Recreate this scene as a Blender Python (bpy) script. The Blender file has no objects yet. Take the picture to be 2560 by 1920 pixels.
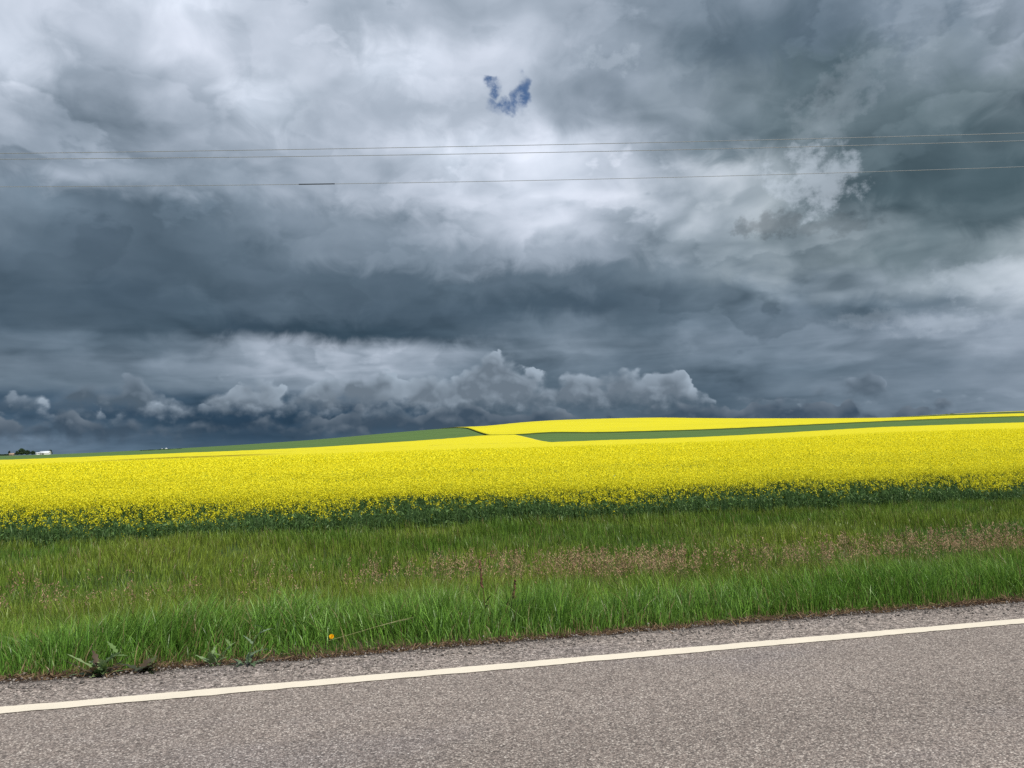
import bpy, math, random
import numpy as np
from mathutils import Matrix, Vector, noise as mnoise
R = math.radians
rng = np.random.default_rng(7)
random.seed(7)
scene = bpy.context.scene
COL = scene.collection

# ------------------------------------------------------------------ camera
CAM_H = 1.4
YAW, PITCH, ROLL = R(-13.0), R(4.527), R(-1.237)      # looking 13 deg right of square to the road
cd = bpy.data.cameras.new("camera"); cam = bpy.data.objects.new("camera", cd); COL.objects.link(cam)
cd.sensor_fit = 'HORIZONTAL'; cd.sensor_width = 36.0; cd.lens = 36.0 * 1923.0 / 2560.0
cd.clip_start = 0.05; cd.clip_end = 40000
cam.matrix_world = Matrix.Translation((0, 0, CAM_H)) @ Matrix.Rotation(YAW, 4, 'Z') @ Matrix.Rotation(math.pi/2 + PITCH, 4, 'X') @ Matrix.Rotation(ROLL, 4, 'Z')
scene.camera = cam
scene.view_settings.view_transform = 'Standard'; scene.view_settings.look = 'None'
scene.view_settings.exposure = 0.0; scene.view_settings.gamma = 1.0
scene.render.engine = 'CYCLES'
scene.cycles.max_bounces = 6; scene.cycles.diffuse_bounces = 3; scene.cycles.glossy_bounces = 2
scene.cycles.transmission_bounces = 3; scene.cycles.use_denoising = False
scene.cycles.sample_clamp_indirect = 4.0

# ------------------------------------------------------------------ sun
SUN_AZ, SUN_EL, SUN_STRENGTH = 150.0, 50.0, 4.2         # behind the camera, over its right shoulder
sl = bpy.data.lights.new("sun", 'SUN'); sun = bpy.data.objects.new("sun", sl); COL.objects.link(sun)
sl.energy = SUN_STRENGTH; sl.angle = R(0.53); sl.color = (1.0, 0.94, 0.85)
sd = Vector((math.sin(R(SUN_AZ))*math.cos(R(SUN_EL)), math.cos(R(SUN_AZ))*math.cos(R(SUN_EL)), math.sin(R(SUN_EL))))
sun.rotation_euler = sd.to_track_quat('Z', 'Y').to_euler(); sun.location = (0, -20, 30)

# ------------------------------------------------------------------ node helpers
class NT:
    """Short-hand for building node trees; every value is a socket or a number."""
    def __init__(self, tree): self.t = tree; tree.nodes.clear()
    def n(self, typ, **kw):
        x = self.t.nodes.new(typ)
        for k, v in kw.items(): setattr(x, k, v)
        return x
    def put(self, sock, v):
        if v is None: return
        if hasattr(v, 'is_output'): self.t.links.new(v, sock)
        else:
            if isinstance(v, (tuple, list)) and len(v) == 3 and sock.type == 'RGBA': v = (*v, 1)
            sock.default_value = v
    def m(self, op, a, b=None, c=None, clamp=False):
        x = self.n('ShaderNodeMath', operation=op, use_clamp=clamp)
        self.put(x.inputs[0], a); self.put(x.inputs[1], b); self.put(x.inputs[2], c)
        return x.outputs[0]
    def vm(self, op, a, b=None):
        x = self.n('ShaderNodeVectorMath', operation=op)
        self.put(x.inputs[0], a); self.put(x.inputs[1], b)
        return x.outputs['Value'] if op in ('DOT_PRODUCT', 'LENGTH') else x.outputs[0]
    def scale(self, a, s):
        x = self.n('ShaderNodeVectorMath', operation='SCALE'); self.put(x.inputs[0], a); self.put(x.inputs['Scale'], s); return x.outputs[0]
    def xyz(self, x, y, z):
        c = self.n('ShaderNodeCombineXYZ'); self.put(c.inputs[0], x); self.put(c.inputs[1], y); self.put(c.inputs[2], z); return c.outputs[0]
    def sep(self, v):
        c = self.n('ShaderNodeSeparateXYZ'); self.put(c.inputs[0], v); return c.outputs
    def noise(self, v, scale, detail=4, rough=0.5, dist=0.0, lac=2.0, color=False):
        x = self.n('ShaderNodeTexNoise'); self.put(x.inputs['Vector'], v)
        x.inputs['Scale'].default_value = scale; x.inputs['Detail'].default_value = detail
        x.inputs['Roughness'].default_value = rough; x.inputs['Distortion'].default_value = dist; x.inputs['Lacunarity'].default_value = lac
        return x.outputs['Color'] if color else x.outputs['Fac']
    def noise2(self, v, scale, detail=4, rough=0.5, dist=0.0, color=False):
        o = self.noise(v, scale, detail, rough, dist, color=color); o.node.noise_dimensions = '2D'; return o
    def voro2(self, v, scale):
        o = self.voro(v, scale, 'SMOOTH_F1'); o.node.voronoi_dimensions = '2D'; o.node.inputs['Smoothness'].default_value = 0.5; return o
    def voro(self, v, scale, feature='F1', rand=1.0, out='Distance', detail=0):
        x = self.n('ShaderNodeTexVoronoi', feature=feature); self.put(x.inputs['Vector'], v)
        x.inputs['Scale'].default_value = scale; x.inputs['Randomness'].default_value = rand
        if detail: x.inputs['Detail'].default_value = detail
        return x.outputs[out]
    def step(self, lo, hi, v, out0=0.0, out1=1.0, smooth=True):
        x = self.n('ShaderNodeMapRange', interpolation_type='SMOOTHSTEP' if smooth else 'LINEAR')
        self.put(x.inputs['Value'], v); self.put(x.inputs['From Min'], lo); self.put(x.inputs['From Max'], hi)
        self.put(x.inputs['To Min'], out0); self.put(x.inputs['To Max'], out1)
        return x.outputs[0]
    def mix(self, f, a, b, blend='MIX'):
        x = self.n('ShaderNodeMix', data_type='RGBA', blend_type=blend)
        self.put(x.inputs[0], f); self.put(x.inputs[6], a); self.put(x.inputs[7], b)
        return x.outputs[2]
    def ramp(self, f, stops, interp='LINEAR'):
        x = self.n('ShaderNodeValToRGB'); x.color_ramp.interpolation = interp
        el = x.color_ramp.elements
        while len(el) > 1: el.remove(el[-1])
        el[0].position = stops[0][0]; el[0].color = (*stops[0][1], 1)
        for p, c in stops[1:]:
            e = el.new(p); e.color = (*c, 1)
        self.put(x.inputs[0], f)
        return x.outputs[0]
    def bump(self, h, strength=0.5, dist=0.01):
        x = self.n('ShaderNodeBump'); self.put(x.inputs['Height'], h)
        x.inputs['Strength'].default_value = strength; x.inputs['Distance'].default_value = dist
        return x.outputs[0]

# ------------------------------------------------------------------ sky: daylight behind a broken storm deck
SKY_EL = [-0.8, 0.2, 1.0, 1.8, 2.7, 3.6, 4.6, 5.8, 7.0, 8.4, 10, 12, 14, 16.3, 18.8, 21.3, 24, 27, 30.5]
SKY_AZ = (-24, 51)
SKY_TONES = [  # rows bottom to top, linear colour x 1000
    [(120,177,246), (120,177,246), (101,154,217), (76,123,179), (61,103,154), (55,95,144), (50,89,136), (54,95,143), (62,104,155), (69,114,168), (66,110,163), (69,107,147), (73,112,153), (81,121,164), (88,130,174), (79,119,162), (79,119,162), (86,128,172), (95,138,184), (103,148,196), (113,160,210), (130,179,232), (142,193,248), (185,240,302), (217,274,341), (216,273,340)],
    [(158,220,297), (163,226,303), (129,187,257), (90,141,201), (66,111,164), (54,94,143), (44,81,126), (48,86,133), (55,95,144), (62,104,155), (60,102,153), (66,103,142), (74,113,154), (82,123,167), (88,130,175), (79,120,162), (77,117,159), (80,120,163), (86,128,172), (97,141,188), (112,159,209), (123,171,223), (142,193,248), (178,233,294), (200,256,321), (196,252,316)],
    [(136,195,267), (132,190,261), (112,167,233), (85,134,193), (57,98,148), (35,68,109), (28,57,95), (31,62,101), (38,72,114), (47,85,131), (51,91,138), (63,99,138), (77,117,159), (83,125,168), (85,127,170), (77,116,158), (73,112,153), (74,113,155), (82,123,166), (96,140,187), (116,163,214), (126,175,227), (140,191,246), (160,212,270), (168,222,281), (167,220,280)],
    [(70,115,169), (69,114,167), (70,115,169), (57,98,147), (37,71,112), (23,49,83), (20,44,77), (21,47,81), (24,52,87), (29,59,96), (37,70,112), (52,85,120), (64,101,139), (71,109,149), (73,112,153), (66,103,142), (65,102,141), (71,109,149), (80,120,163), (95,139,185), (117,165,215), (130,179,232), (133,182,236), (151,202,259), (172,226,286), (173,227,287)],
    [(36,69,110), (36,69,110), (39,73,116), (32,63,103), (25,52,87), (20,45,78), (21,46,80), (23,50,84), (26,54,90), (29,59,97), (36,69,110), (48,79,113), (61,96,134), (67,104,144), (69,106,146), (66,103,142), (64,101,139), (61,97,135), (70,108,148), (87,128,172), (115,162,212), (135,185,239), (130,179,232), (162,214,273), (213,270,336), (225,282,350)],
    [(54,94,143), (51,90,138), (56,97,146), (57,98,148), (50,89,136), (42,78,122), (45,82,127), (56,97,146), (67,111,164), (70,115,170), (60,102,153), (58,93,130), (68,106,146), (71,109,150), (71,109,149), (67,105,144), (65,101,140), (64,101,140), (87,128,173), (112,159,208), (134,183,237), (148,199,255), (133,182,236), (172,225,286), (238,296,367), (241,299,369)],
    [(119,167,218), (116,164,214), (100,145,192), (115,162,212), (132,182,235), (143,194,249), (155,207,264), (188,243,306), (221,278,345), (237,295,365), (170,224,284), (113,160,210), (88,131,175), (80,121,163), (83,124,167), (73,111,152), (71,109,149), (78,118,160), (93,136,181), (99,144,191), (103,148,195), (129,178,231), (124,172,224), (164,216,275), (219,276,344), (210,266,332)],
    [(133,183,236), (137,187,241), (121,169,221), (124,172,224), (139,189,244), (165,218,277), (228,286,355), (279,339,415), (302,364,442), (279,339,415), (209,266,332), (140,190,245), (79,119,161), (85,126,170), (120,168,219), (102,147,195), (102,147,194), (119,167,218), (119,167,218), (129,178,231), (161,214,272), (169,223,283), (187,242,305), (244,303,374), (268,328,403), (273,333,408)],
    [(97,141,187), (102,147,195), (102,147,195), (90,133,178), (97,141,187), (143,193,249), (263,323,396), (343,405,489), (356,419,504), (289,350,427), (267,327,401), (233,291,361), (161,214,272), (149,201,257), (160,213,271), (130,180,233), (121,169,220), (146,197,253), (137,187,242), (141,192,247), (158,210,268), (204,260,326), (237,295,365), (238,296,366), (238,297,366), (225,283,348)],
    [(52,85,120), (58,93,130), (67,104,143), (63,99,137), (56,91,127), (48,80,114), (37,65,96), (34,60,89), (32,59,87), (32,59,87), (41,70,102), (56,91,127), (90,132,177), (112,159,208), (122,170,222), (84,126,169), (83,125,168), (117,165,216), (118,166,216), (116,163,213), (109,156,203), (95,139,182), (136,186,235), (228,286,345), (343,406,475), (402,466,537)],
    [(83,124,167), (74,113,154), (65,102,141), (55,89,126), (54,87,123), (59,95,132), (75,114,156), (74,113,154), (69,106,146), (62,98,137), (59,94,131), (57,91,128), (57,92,129), (58,93,130), (59,94,132), (65,102,141), (78,117,158), (99,144,188), (111,157,202), (135,184,230), (192,247,298), (199,255,305), (210,267,316), (287,348,401), (448,512,575), (463,528,586)],
    [(75,114,155), (76,115,157), (78,118,160), (73,111,152), (73,112,153), (80,121,163), (88,130,175), (87,129,174), (81,122,165), (77,116,158), (74,113,154), (76,116,157), (95,138,184), (104,150,198), (108,154,203), (107,153,200), (115,162,208), (143,193,240), (183,238,285), (221,278,323), (219,276,316), (121,169,199), (109,155,184), (167,221,255), (244,302,344), (166,219,253)],
    [(116,163,214), (110,156,205), (75,114,155), (78,117,160), (83,124,167), (88,130,174), (88,130,174), (125,174,226), (163,215,274), (158,210,268), (161,214,272), (181,235,297), (262,321,395), (294,355,433), (288,349,426), (241,299,368), (220,277,337), (217,274,328), (217,274,322), (217,274,315), (269,328,372), (180,234,270), (99,144,171), (74,113,137), (77,117,141), (55,89,109)],
    [(161,214,272), (113,160,210), (88,131,175), (94,137,183), (92,135,180), (95,139,185), (135,185,239), (160,212,271), (175,229,289), (191,246,309), (245,303,374), (319,381,461), (399,463,553), (432,496,590), (426,490,583), (378,441,526), (321,383,455), (275,335,395), (316,378,435), (338,401,452), (130,180,210), (54,88,109), (50,82,102), (54,88,109), (47,79,98), (52,85,106)],
    [(198,253,318), (249,308,380), (219,276,344), (234,292,362), (212,269,335), (189,244,306), (204,261,326), (271,331,406), (356,419,504), (416,480,572), (439,503,598), (456,521,617), (479,546,644), (489,557,657), (496,564,664), (459,523,617), (427,491,574), (367,430,499), (375,438,500), (294,355,404), (93,136,162), (81,121,146), (66,103,126), (62,98,120), (85,127,152), (101,145,173)],
    [(428,492,585), (326,388,469), (212,268,335), (267,327,401), (293,353,431), (291,352,429), (324,386,467), (305,367,446), (330,392,474), (445,509,604), (549,621,727), (614,690,803), (535,605,710), (519,589,692), (552,624,730), (460,525,619), (319,381,453), (172,226,274), (122,170,207), (102,147,176), (147,198,231), (95,138,165), (99,144,171), (124,173,203), (173,226,264), (230,288,338)],
    [(561,633,741), (518,588,691), (280,341,417), (396,459,549), (366,429,516), (336,398,481), (590,664,775), (526,596,700), (429,493,586), (352,415,500), (342,404,487), (356,419,504), (353,416,501), (349,412,497), (338,400,483), (284,344,419), (246,305,368), (239,297,354), (172,226,269), (93,136,165), (59,94,117), (101,146,179), (178,232,279), (165,218,268), (306,367,443), (304,365,444)],
    [(472,538,636), (468,534,631), (364,427,514), (396,460,550), (475,541,639), (470,536,633), (345,407,491), (346,409,493), (407,471,561), (556,629,736), (523,593,697), (450,514,609), (453,517,613), (381,445,533), (252,311,383), (270,330,404), (239,298,364), (133,183,232), (96,139,181), (85,127,167), (96,139,184), (153,205,262), (144,195,251), (129,178,231), (278,338,414), (298,359,437)],
    [(472,538,636), (461,526,623), (400,464,554), (528,598,702), (623,700,813), (623,700,814), (479,546,644), (363,426,512), (284,345,421), (282,343,419), (321,383,464), (370,433,519), (437,501,595), (440,505,599), (378,441,529), (282,343,419), (208,264,330), (172,225,285), (167,220,279), (180,234,296), (144,195,250), (132,181,234), (130,179,233), (121,169,221), (261,320,393), (298,359,437)],
]
BANK_A = [(-14.32, 3.04), (-12.38, 3.61), (-11.68, 4.05), (-9.21, 4.32), (-6.8, 5.25), (-5.25, 4.93), (-3.99, 4.61), (-2.23, 4.94), (-0.77, 5.08), (0.38, 5.48), (0.94, 6.02), (1.71, 6.22), (2.54, 5.95), (3.38, 5.47), (4.22, 5.19), (5.41, 5.52), (8.83, 5.21), (9.46, 5.95), (10.07, 6.77), (11.81, 7.46), (13.02, 7.06), (13.86, 5.8), (14.88, 5.09), (16.62, 5.39), (18.43, 6.3), (19.72, 5.77), (22.09, 5.38), (23.72, 5.9), (24.94, 5.51), (25.57, 4.74), (26.1, 3.84), (28.25, 2.36)]
BANK_B = [(-20.74, 3.98), (-19.28, 3.89), (-18.03, 4.15), (-17.01, 4.58), (-16.63, 5.1), (-15.97, 5.09), (-15.3, 4.74), (-14.08, 5.01), (-12.97, 5.34), (-12.11, 4.61), (-10.08, 3.36), (-0.78, 3.0), (5.89, 3.26), (7.09, 3.31), (8.8, 3.49), (9.66, 3.03), (12.75, 2.62), (28.25, 2.36), (29.24, 3.16), (30.83, 3.26), (31.44, 2.97), (32.38, 3.19), (33.73, 2.88), (34.99, 4.1), (35.45, 4.3), (35.87, 3.93), (37.2, 4.24), (37.79, 4.52), (38.48, 4.1), (39.39, 2.87), (41.82, 2.6), (46.66, 2.5)]
BANK_C = [(-20.7, 2.29), (-18.38, 2.73), (-18.01, 3.08), (-17.37, 3.21), (-16.72, 3.03), (-16.05, 2.55), (-12.93, 2.27), (-5.24, 2.38), (-2.72, 2.42), (-0.78, 2.67), (1.19, 2.98), (3.53, 3.02), (5.89, 2.78), (7.94, 3.3), (9.66, 3.33), (11.37, 2.65), (14.48, 2.75), (17.91, 2.46), (23.0, 2.53), (25.34, 3.06), (26.96, 2.57), (29.52, 2.32), (30.81, 2.87), (32.67, 2.99), (34.46, 2.4), (36.82, 2.49), (38.5, 1.98), (41.26, 2.11), (42.85, 2.22), (45.11, 1.82), (46.63, 1.98)]
# baseA [(-12.09, 2.98), (-0.78, 3.0), (5.89, 3.19), (16.22, 3.26), (23.02, 3.21)]
TERRAIN_AZ = [-20.64, -18.68, -11.48, -2.4, 4.64, 8.4, 11.15, 12.93, 15.78, 19.29, 23.13, 26.88, 32.34, 38.95, 42.49, 46.5]
TERRAIN_Y = [22, 300, 369, 442, 600, 700, 1000, 1200, 3000, 14000]
TERRAIN_Z = [[-0.95, -1.4, -1.29, 0.62, 0.25, -0.18, 0.47, 1.75, -2.12, -25.0], [-0.95, -1.28, -1.05, 0.93, 0.8, 0.46, 1.17, 2.04, -1.98, -25.0], [-0.95, -0.61, -0.11, 2.52, 3.11, 3.81, 1.9, 1.78, -2.11, -25.0], [-0.95, -0.05, 1.16, 5.68, 6.79, 7.07, 3.93, 2.4, -1.8, -25.0], [-0.95, 0.71, 3.08, 9.23, 11.9, 12.29, 8.64, 4.9, -0.55, -25.0], [-0.95, 1.03, 4.28, 11.11, 13.95, 14.66, 11.36, 7.46, 0.73, -25.0], [-0.95, 1.2, 5.49, 10.83, 15.71, 17.4, 14.64, 10.06, 2.03, -25.0], [-0.95, 1.21, 5.43, 9.85, 17.58, 19.38, 16.86, 11.39, 2.7, -25.0], [-0.95, 1.22, 6.39, 10.2, 19.4, 21.11, 18.13, 14.09, 4.04, -25.0], [-0.95, 1.56, 5.87, 10.59, 20.17, 21.79, 18.92, 14.28, 4.14, -25.0], [-0.95, 1.75, 6.05, 10.52, 20.5, 22.14, 19.78, 15.83, 4.92, -25.0], [-0.95, 2.11, 6.35, 10.19, 19.49, 21.31, 21.22, 18.78, 6.39, -25.0], [-0.95, 3.2, 7.56, 10.2, 18.25, 20.22, 24.07, 23.4, 8.7, -25.0], [-0.95, 4.92, 9.24, 11.34, 17.45, 20.07, 28.29, 29.95, 11.98, -25.0], [-0.95, 5.38, 10.09, 12.12, 18.37, 21.33, 32.56, 34.96, 14.48, -25.0], [-0.95, 5.9, 10.8, 12.99, 18.85, 22.32, 36.24, 39.62, 16.81, -25.0]]


def build_world():
    w = bpy.data.worlds.new("World"); scene.world = w; w.use_nodes = True
    k = NT(w.node_tree)
    geo = k.n('ShaderNodeTexCoord').outputs['Generated']
    d = k.vm('NORMALIZE', geo)
    X, Y, Z = k.sep(d)[0:3]
    az = k.m('MULTIPLY', k.m('ARCTAN2', X, Y), 180/math.pi)
    el = k.m('MULTIPLY', k.m('ARCSINE', Z), 180/math.pi)
    # cloud-deck coordinates: features flatten and shrink towards the horizon
    zz = k.m('ADD', k.m('MAXIMUM', Z, 0.0), 0.24)
    P = k.xyz(k.m('DIVIDE', X, zz), k.m('DIVIDE', Y, zz), 0.0)
    A = k.xyz(az, k.m('MULTIPLY', el, 1.2), 0.0)         # angular coordinates for upright cumulus
    H3 = (0.5, 0.5, 0.5)
    # warp the tone map so that its patches get cloud outlines
    w1 = k.sep(k.vm('SUBTRACT', k.noise2(A, 0.085, 3, 0.5, color=True), H3))
    w2 = k.sep(k.vm('SUBTRACT', k.noise2(A, 0.33, 5, 0.55, 0.4, color=True), H3))
    low = k.step(2.0, 14.0, el, 0.10, 1.0)
    side = k.step(2.0, 14.0, el, 0.6, 1.0)
    azw = k.m('ADD', az, k.m('MULTIPLY', k.m('ADD', k.m('MULTIPLY', w1[0], 4.0), k.m('MULTIPLY', w2[0], 4.2)), side))
    elw = k.m('ADD', el, k.m('MULTIPLY', k.m('ADD', k.m('MULTIPLY', w1[1], 2.6), k.m('MULTIPLY', w2[1], 3.4)), low))
    a0, a1 = SKY_AZ
    t = k.m('DIVIDE', k.m('SUBTRACT', azw, a0), a1 - a0, clamp=True)
    tone = None
    for i, row in enumerate(SKY_TONES):
        n = len(row)
        r = k.ramp(t, [(j/(n-1), tuple(v/1000 for v in c)) for j, c in enumerate(row)], 'LINEAR')
        tone = r if tone is None else k.mix(k.step(SKY_EL[i-1], SKY_EL[i], elw), tone, r)
    # heaped billows on the underside of the deck, modelled by the light from upper right
    pw = k.vm('SUBTRACT', k.noise2(P, 2.4, 3, 0.5, color=True), H3)
    Pw = k.vm('ADD', P, k.scale(pw, 0.55))
    def heap(v): return k.m('ADD', k.m('MULTIPLY', k.voro2(v, 2.6), -0.6), k.m('MULTIPLY', k.voro2(v, 6.2), -0.24))
    def wisp(v): return k.noise2(v, 3.0, 5, 0.48, 0.0)
    sh = (0.07, -0.10, 0.0)
    n1 = wisp(Pw); n2 = wisp(k.vm('ADD', Pw, sh))
    h1 = heap(Pw); h2 = heap(k.vm('ADD', Pw, sh))
    where = k.step(0.40, 0.62, k.noise2(A, 0.075, 3, 0.5))
    fade = k.step(3.0, 9.0, el, 0.45, 1.0)
    calm = k.m('MULTIPLY', k.m('MULTIPLY', k.step(6.5, 8.5, el), k.step(13.0, 17.0, el, 1.0, 0.0)), k.step(20.0, 30.0, az, 1.0, 0.0))
    lum = k.m('MULTIPLY', k.m('MULTIPLY', k.m('SUBTRACT', h1, h2), 1.9), k.m('ADD', 0.45, k.m('MULTIPLY', where, 0.75)))
    lum = k.m('ADD', lum, k.m('MULTIPLY', k.m('SUBTRACT', n1, n2), 0.95))
    lum = k.m('ADD', lum, k.m('MULTIPLY', k.m('SUBTRACT', n1, 0.5), 0.42))
    # sheets overlapping one another: soft on one side, a crisp frayed lip on the other
    n3 = k.noise2(k.vm('MULTIPLY', A, (1.0, 1.45, 0.0)), 0.075, 8, 0.53)
    fr = k.m('FRACT', k.m('MULTIPLY', n3, 5.2))
    saw = k.m('SUBTRACT', k.m('MULTIPLY', fr, k.step(0.80, 1.0, fr, 1.0, 0.0)), 0.45)
    w3 = k.step(0.44, 0.60, k.noise2(k.vm('ADD', A, (40.0, 11.0, 0.0)), 0.06, 3, 0.5), 0.14, 0.42)
    lum = k.m('ADD', lum, k.m('MULTIPLY', saw, w3))
    lum = k.m('MULTIPLY', k.m('MULTIPLY', lum, fade), k.m('SUBTRACT', 1.0, k.m('MULTIPLY', calm, 0.62)))
    # streaks of far stratus near the horizon
    st = k.m('SUBTRACT', k.noise2(k.xyz(k.m('MULTIPLY', az, 0.11), k.m('ADD', k.m('MULTIPLY', el, 1.15), k.m('MULTIPLY', az, -0.03)), 0.0), 1.0, 5, 0.55, 0.6), 0.5)
    lum = k.m('ADD', lum, k.m('MULTIPLY', st, k.step(7.0, 13.0, el, 0.50, 0.0)))
    fac = k.m('MAXIMUM', k.m('ADD', 1.17, k.m('MULTIPLY', lum, 0.78)), 0.3)
    fx = k.xyz(k.m('POWER', fac, 1.14), fac, k.m('POWER', fac, 0.93))    # thicker cloud is also bluer
    cloud = k.vm('MULTIPLY', tone, fx)

    # accents: (az, el, radius az, radius el, gain) small bright crests and dark rags
    nA = k.sep(k.vm('SUBTRACT', k.noise2(A, 0.55, 7, 0.62, color=True), H3))
    for (ca, ce, ra, re, gain) in ACCENTS:
        dx = k.m('DIVIDE', k.m('SUBTRACT', k.m('ADD', az, k.m('MULTIPLY', nA[0], 2.2 + ra*2.6)), ca), ra)
        dy = k.m('DIVIDE', k.m('SUBTRACT', k.m('ADD', el, k.m('MULTIPLY', nA[1], 1.6 + re*2.6)), ce), re)
        rr = k.m('ADD', k.m('MULTIPLY', dx, dx), k.m('MULTIPLY', dy, dy))
        s = k.step(0.0, 2.6, rr, 1.0, 0.0)
        if gain > 0: cloud = k.mix(k.m('MULTIPLY', s, gain*0.75), cloud, (0.64, 0.72, 0.82))
        else: cloud = k.scale(cloud, k.m('ADD', 1.0, k.m('MULTIPLY', s, gain)))

    # three ranks of cumulus standing on the horizon, farthest first
    def bank(cloud, prof, base, lit, shade, wob, thick, soft, seed):
        amax = 12.0
        stops = [((a - a0)/(a1 - a0), (e/amax,)*3) for a, e in prof]
        As = k.vm('ADD', A, (seed, seed*1.7, 0))
        wv = k.vm('SUBTRACT', k.noise2(As, 0.5, 3, 0.5, color=True), H3)
        ta = k.m('DIVIDE', k.m('SUBTRACT', k.m('ADD', az, k.m('MULTIPLY', k.sep(wv)[0], 1.5)), a0), a1 - a0, clamp=True)
        top = k.m('MULTIPLY', k.ramp(ta, stops), amax)
        aw = k.vm('ADD', As, k.scale(wv, 1.1))
        lt = (0.3, 0.45, 0)
        def heads(v): return k.m('ADD', k.m('MULTIPLY', k.voro2(v, 0.42), -1.1), k.m('MULTIPLY', k.voro2(v, 1.15), -0.42))
        hd = heads(aw); hb = heads(k.vm('ADD', aw, lt))
        nn = k.m('SUBTRACT', k.noise2(As, 1.1, 6, 0.52), 0.5)
        big = k.m('SUBTRACT', k.noise2(As, 0.32, 2, 0.5), 0.5)
        bmp = k.m('ADD', k.m('ADD', hd, 0.55), k.m('ADD', k.m('MULTIPLY', nn, 0.7), k.m('MULTIPLY', big, 0.8)))
        depth = k.m('SUBTRACT', k.m('ADD', top, k.m('MULTIPLY', bmp, wob)), el)
        # edges crisp on the sunlit heads, lost in murk elsewhere
        sft = k.step(-0.12, 0.16, big, soft*7.0, soft)
        mask = k.step(0.0, sft, depth)
        mask = k.m('MULTIPLY', mask, k.step(base - 0.9, base + 0.7, k.m('ADD', el, k.m('MULTIPLY', k.m('ADD', nn, big), 1.4))))
        rel = k.m('SUBTRACT', hd, hb)
        lo = k.m('MULTIPLY', k.m('ADD', k.m('MULTIPLY', rel, 0.85), k.m('MULTIPLY', k.m('ADD', nn, big), 0.7)), -1.0)
        down = k.m('ADD', k.step(-0.1, thick, depth, 0.0, 1.0, smooth=False), lo, clamp=True)
        return k.mix(mask, cloud, k.mix(down, lit, shade))
    for args in BANKS: cloud = bank(cloud, *args)

    # torn gap in the deck with blue sky behind
    hole = None
    nG = k.sep(k.vm('SUBTRACT', k.noise2(A, 0.5, 4, 0.5, color=True), H3))
    for (ca, ce, ra, re) in GAPS:
        dx = k.m('DIVIDE', k.m('SUBTRACT', k.m('ADD', az, k.m('MULTIPLY', nG[0], 2.2)), ca), ra)
        dy = k.m('DIVIDE', k.m('SUBTRACT', k.m('ADD', el, k.m('MULTIPLY', nG[1], 2.2)), ce), re)
        s = k.step(0.0, 3.0, k.m('ADD', k.m('MULTIPLY', dx, dx), k.m('MULTIPLY', dy, dy)), 1.0, 0.0)
        s = k.m('MULTIPLY', k.step(0.0, 1.05, s), k.step(-0.15, 0.10, nA[2], 0.30, 1.0))
        hole = s if hole is None else k.m('MAXIMUM', hole, s)
    # away from the storm (behind the camera) the deck breaks up into fair-weather cloud
    off = k.m('ABSOLUTE', k.m('SUBTRACT', az, 13.0))
    off_f = k.step(60.0, 110.0, off)
    away = k.m('MULTIPLY', off_f, k.step(0.42, 0.6, n1))
    cloud = k.mix(off_f, cloud, (0.60, 0.64, 0.70))
    zen = k.step(34.0, 55.0, el)
    cloud = k.mix(zen, cloud, k.scale((0.44, 0.48, 0.54), k.m('ADD', 0.5, n1)))
    blue = k.m('MAXIMUM', hole, away)

    sky = k.n('ShaderNodeTexSky', sky_type='NISHITA'); sky.sun_disc = False
    sky.sun_elevation = R(SUN_EL); sky.sun_rotation = R(SUN_AZ); sky.altitude = 900; sky.ozone_density = 6.0; sky.air_density = 1.0; sky.dust_density = 0.0
    b1 = k.n('ShaderNodeBackground'); k.put(b1.inputs[0], sky.outputs[0]); b1.inputs[1].default_value = 0.09
    b2 = k.n('ShaderNodeBackground'); k.put(b2.inputs[0], cloud); b2.inputs[1].default_value = 1.0
    ms = k.n('ShaderNodeMixShader'); k.put(ms.inputs[0], blue); k.put(ms.inputs[1], b2.outputs[0]); k.put(ms.inputs[2], b1.outputs[0])
    o = k.n('ShaderNodeOutputWorld'); k.put(o.inputs[0], ms.outputs[0])
    w.cycles.sampling_method = 'MANUAL'; w.cycles.sample_map_resolution = 512

ACCENTS = [
    (35.4, 17.6, 2.2, 1.5, 0.62),     # brilliant torn crest, right of centre
    (32.0, 15.0, 1.6, 0.7, -0.36),    # dark rags under it
    (36.0, 14.5, 1.8, 0.5, -0.22),
    (16.4, 16.1, 1.6, 1.1, 0.20),
    (21.1, 27.0, 1.8, 0.5, 0.26),
    (42.3, 26.8, 1.6, 2.0, 0.15),
    (38.3, 23.6, 1.6, 1.2, 0.14),
    (36.1, 21.4, 1.6, 1.3, 0.14),
    (46.1, 9.8, 3.2, 0.8, 0.28),
    (42.6, 7.3, 2.2, 0.6, 0.22),
    (38.3, 7.9, 1.8, 0.5, 0.14),
    (-3.7, 24.5, 2.4, 1.6, 0.14),
]
GAPS = [(12.9, 24.4, 1.1, 0.5), (14.2, 25.1, 0.5, 0.9), (12.0, 25.5, 0.5, 0.45)]
BANKS = [
    (BANK_C, 1.3, (0.155, 0.196, 0.245), (0.052, 0.083, 0.122), 0.9, 0.9, 0.14, 31.0),
    (BANK_B, 3.2, (0.205, 0.262, 0.328), (0.086, 0.122, 0.162), 1.0, 1.2, 0.20, 7.0),
    (BANK_A, 3.1, (0.350, 0.425, 0.510), (0.150, 0.192, 0.240), 1.7, 1.6, 0.20, 0.0),
]
build_world()

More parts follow.
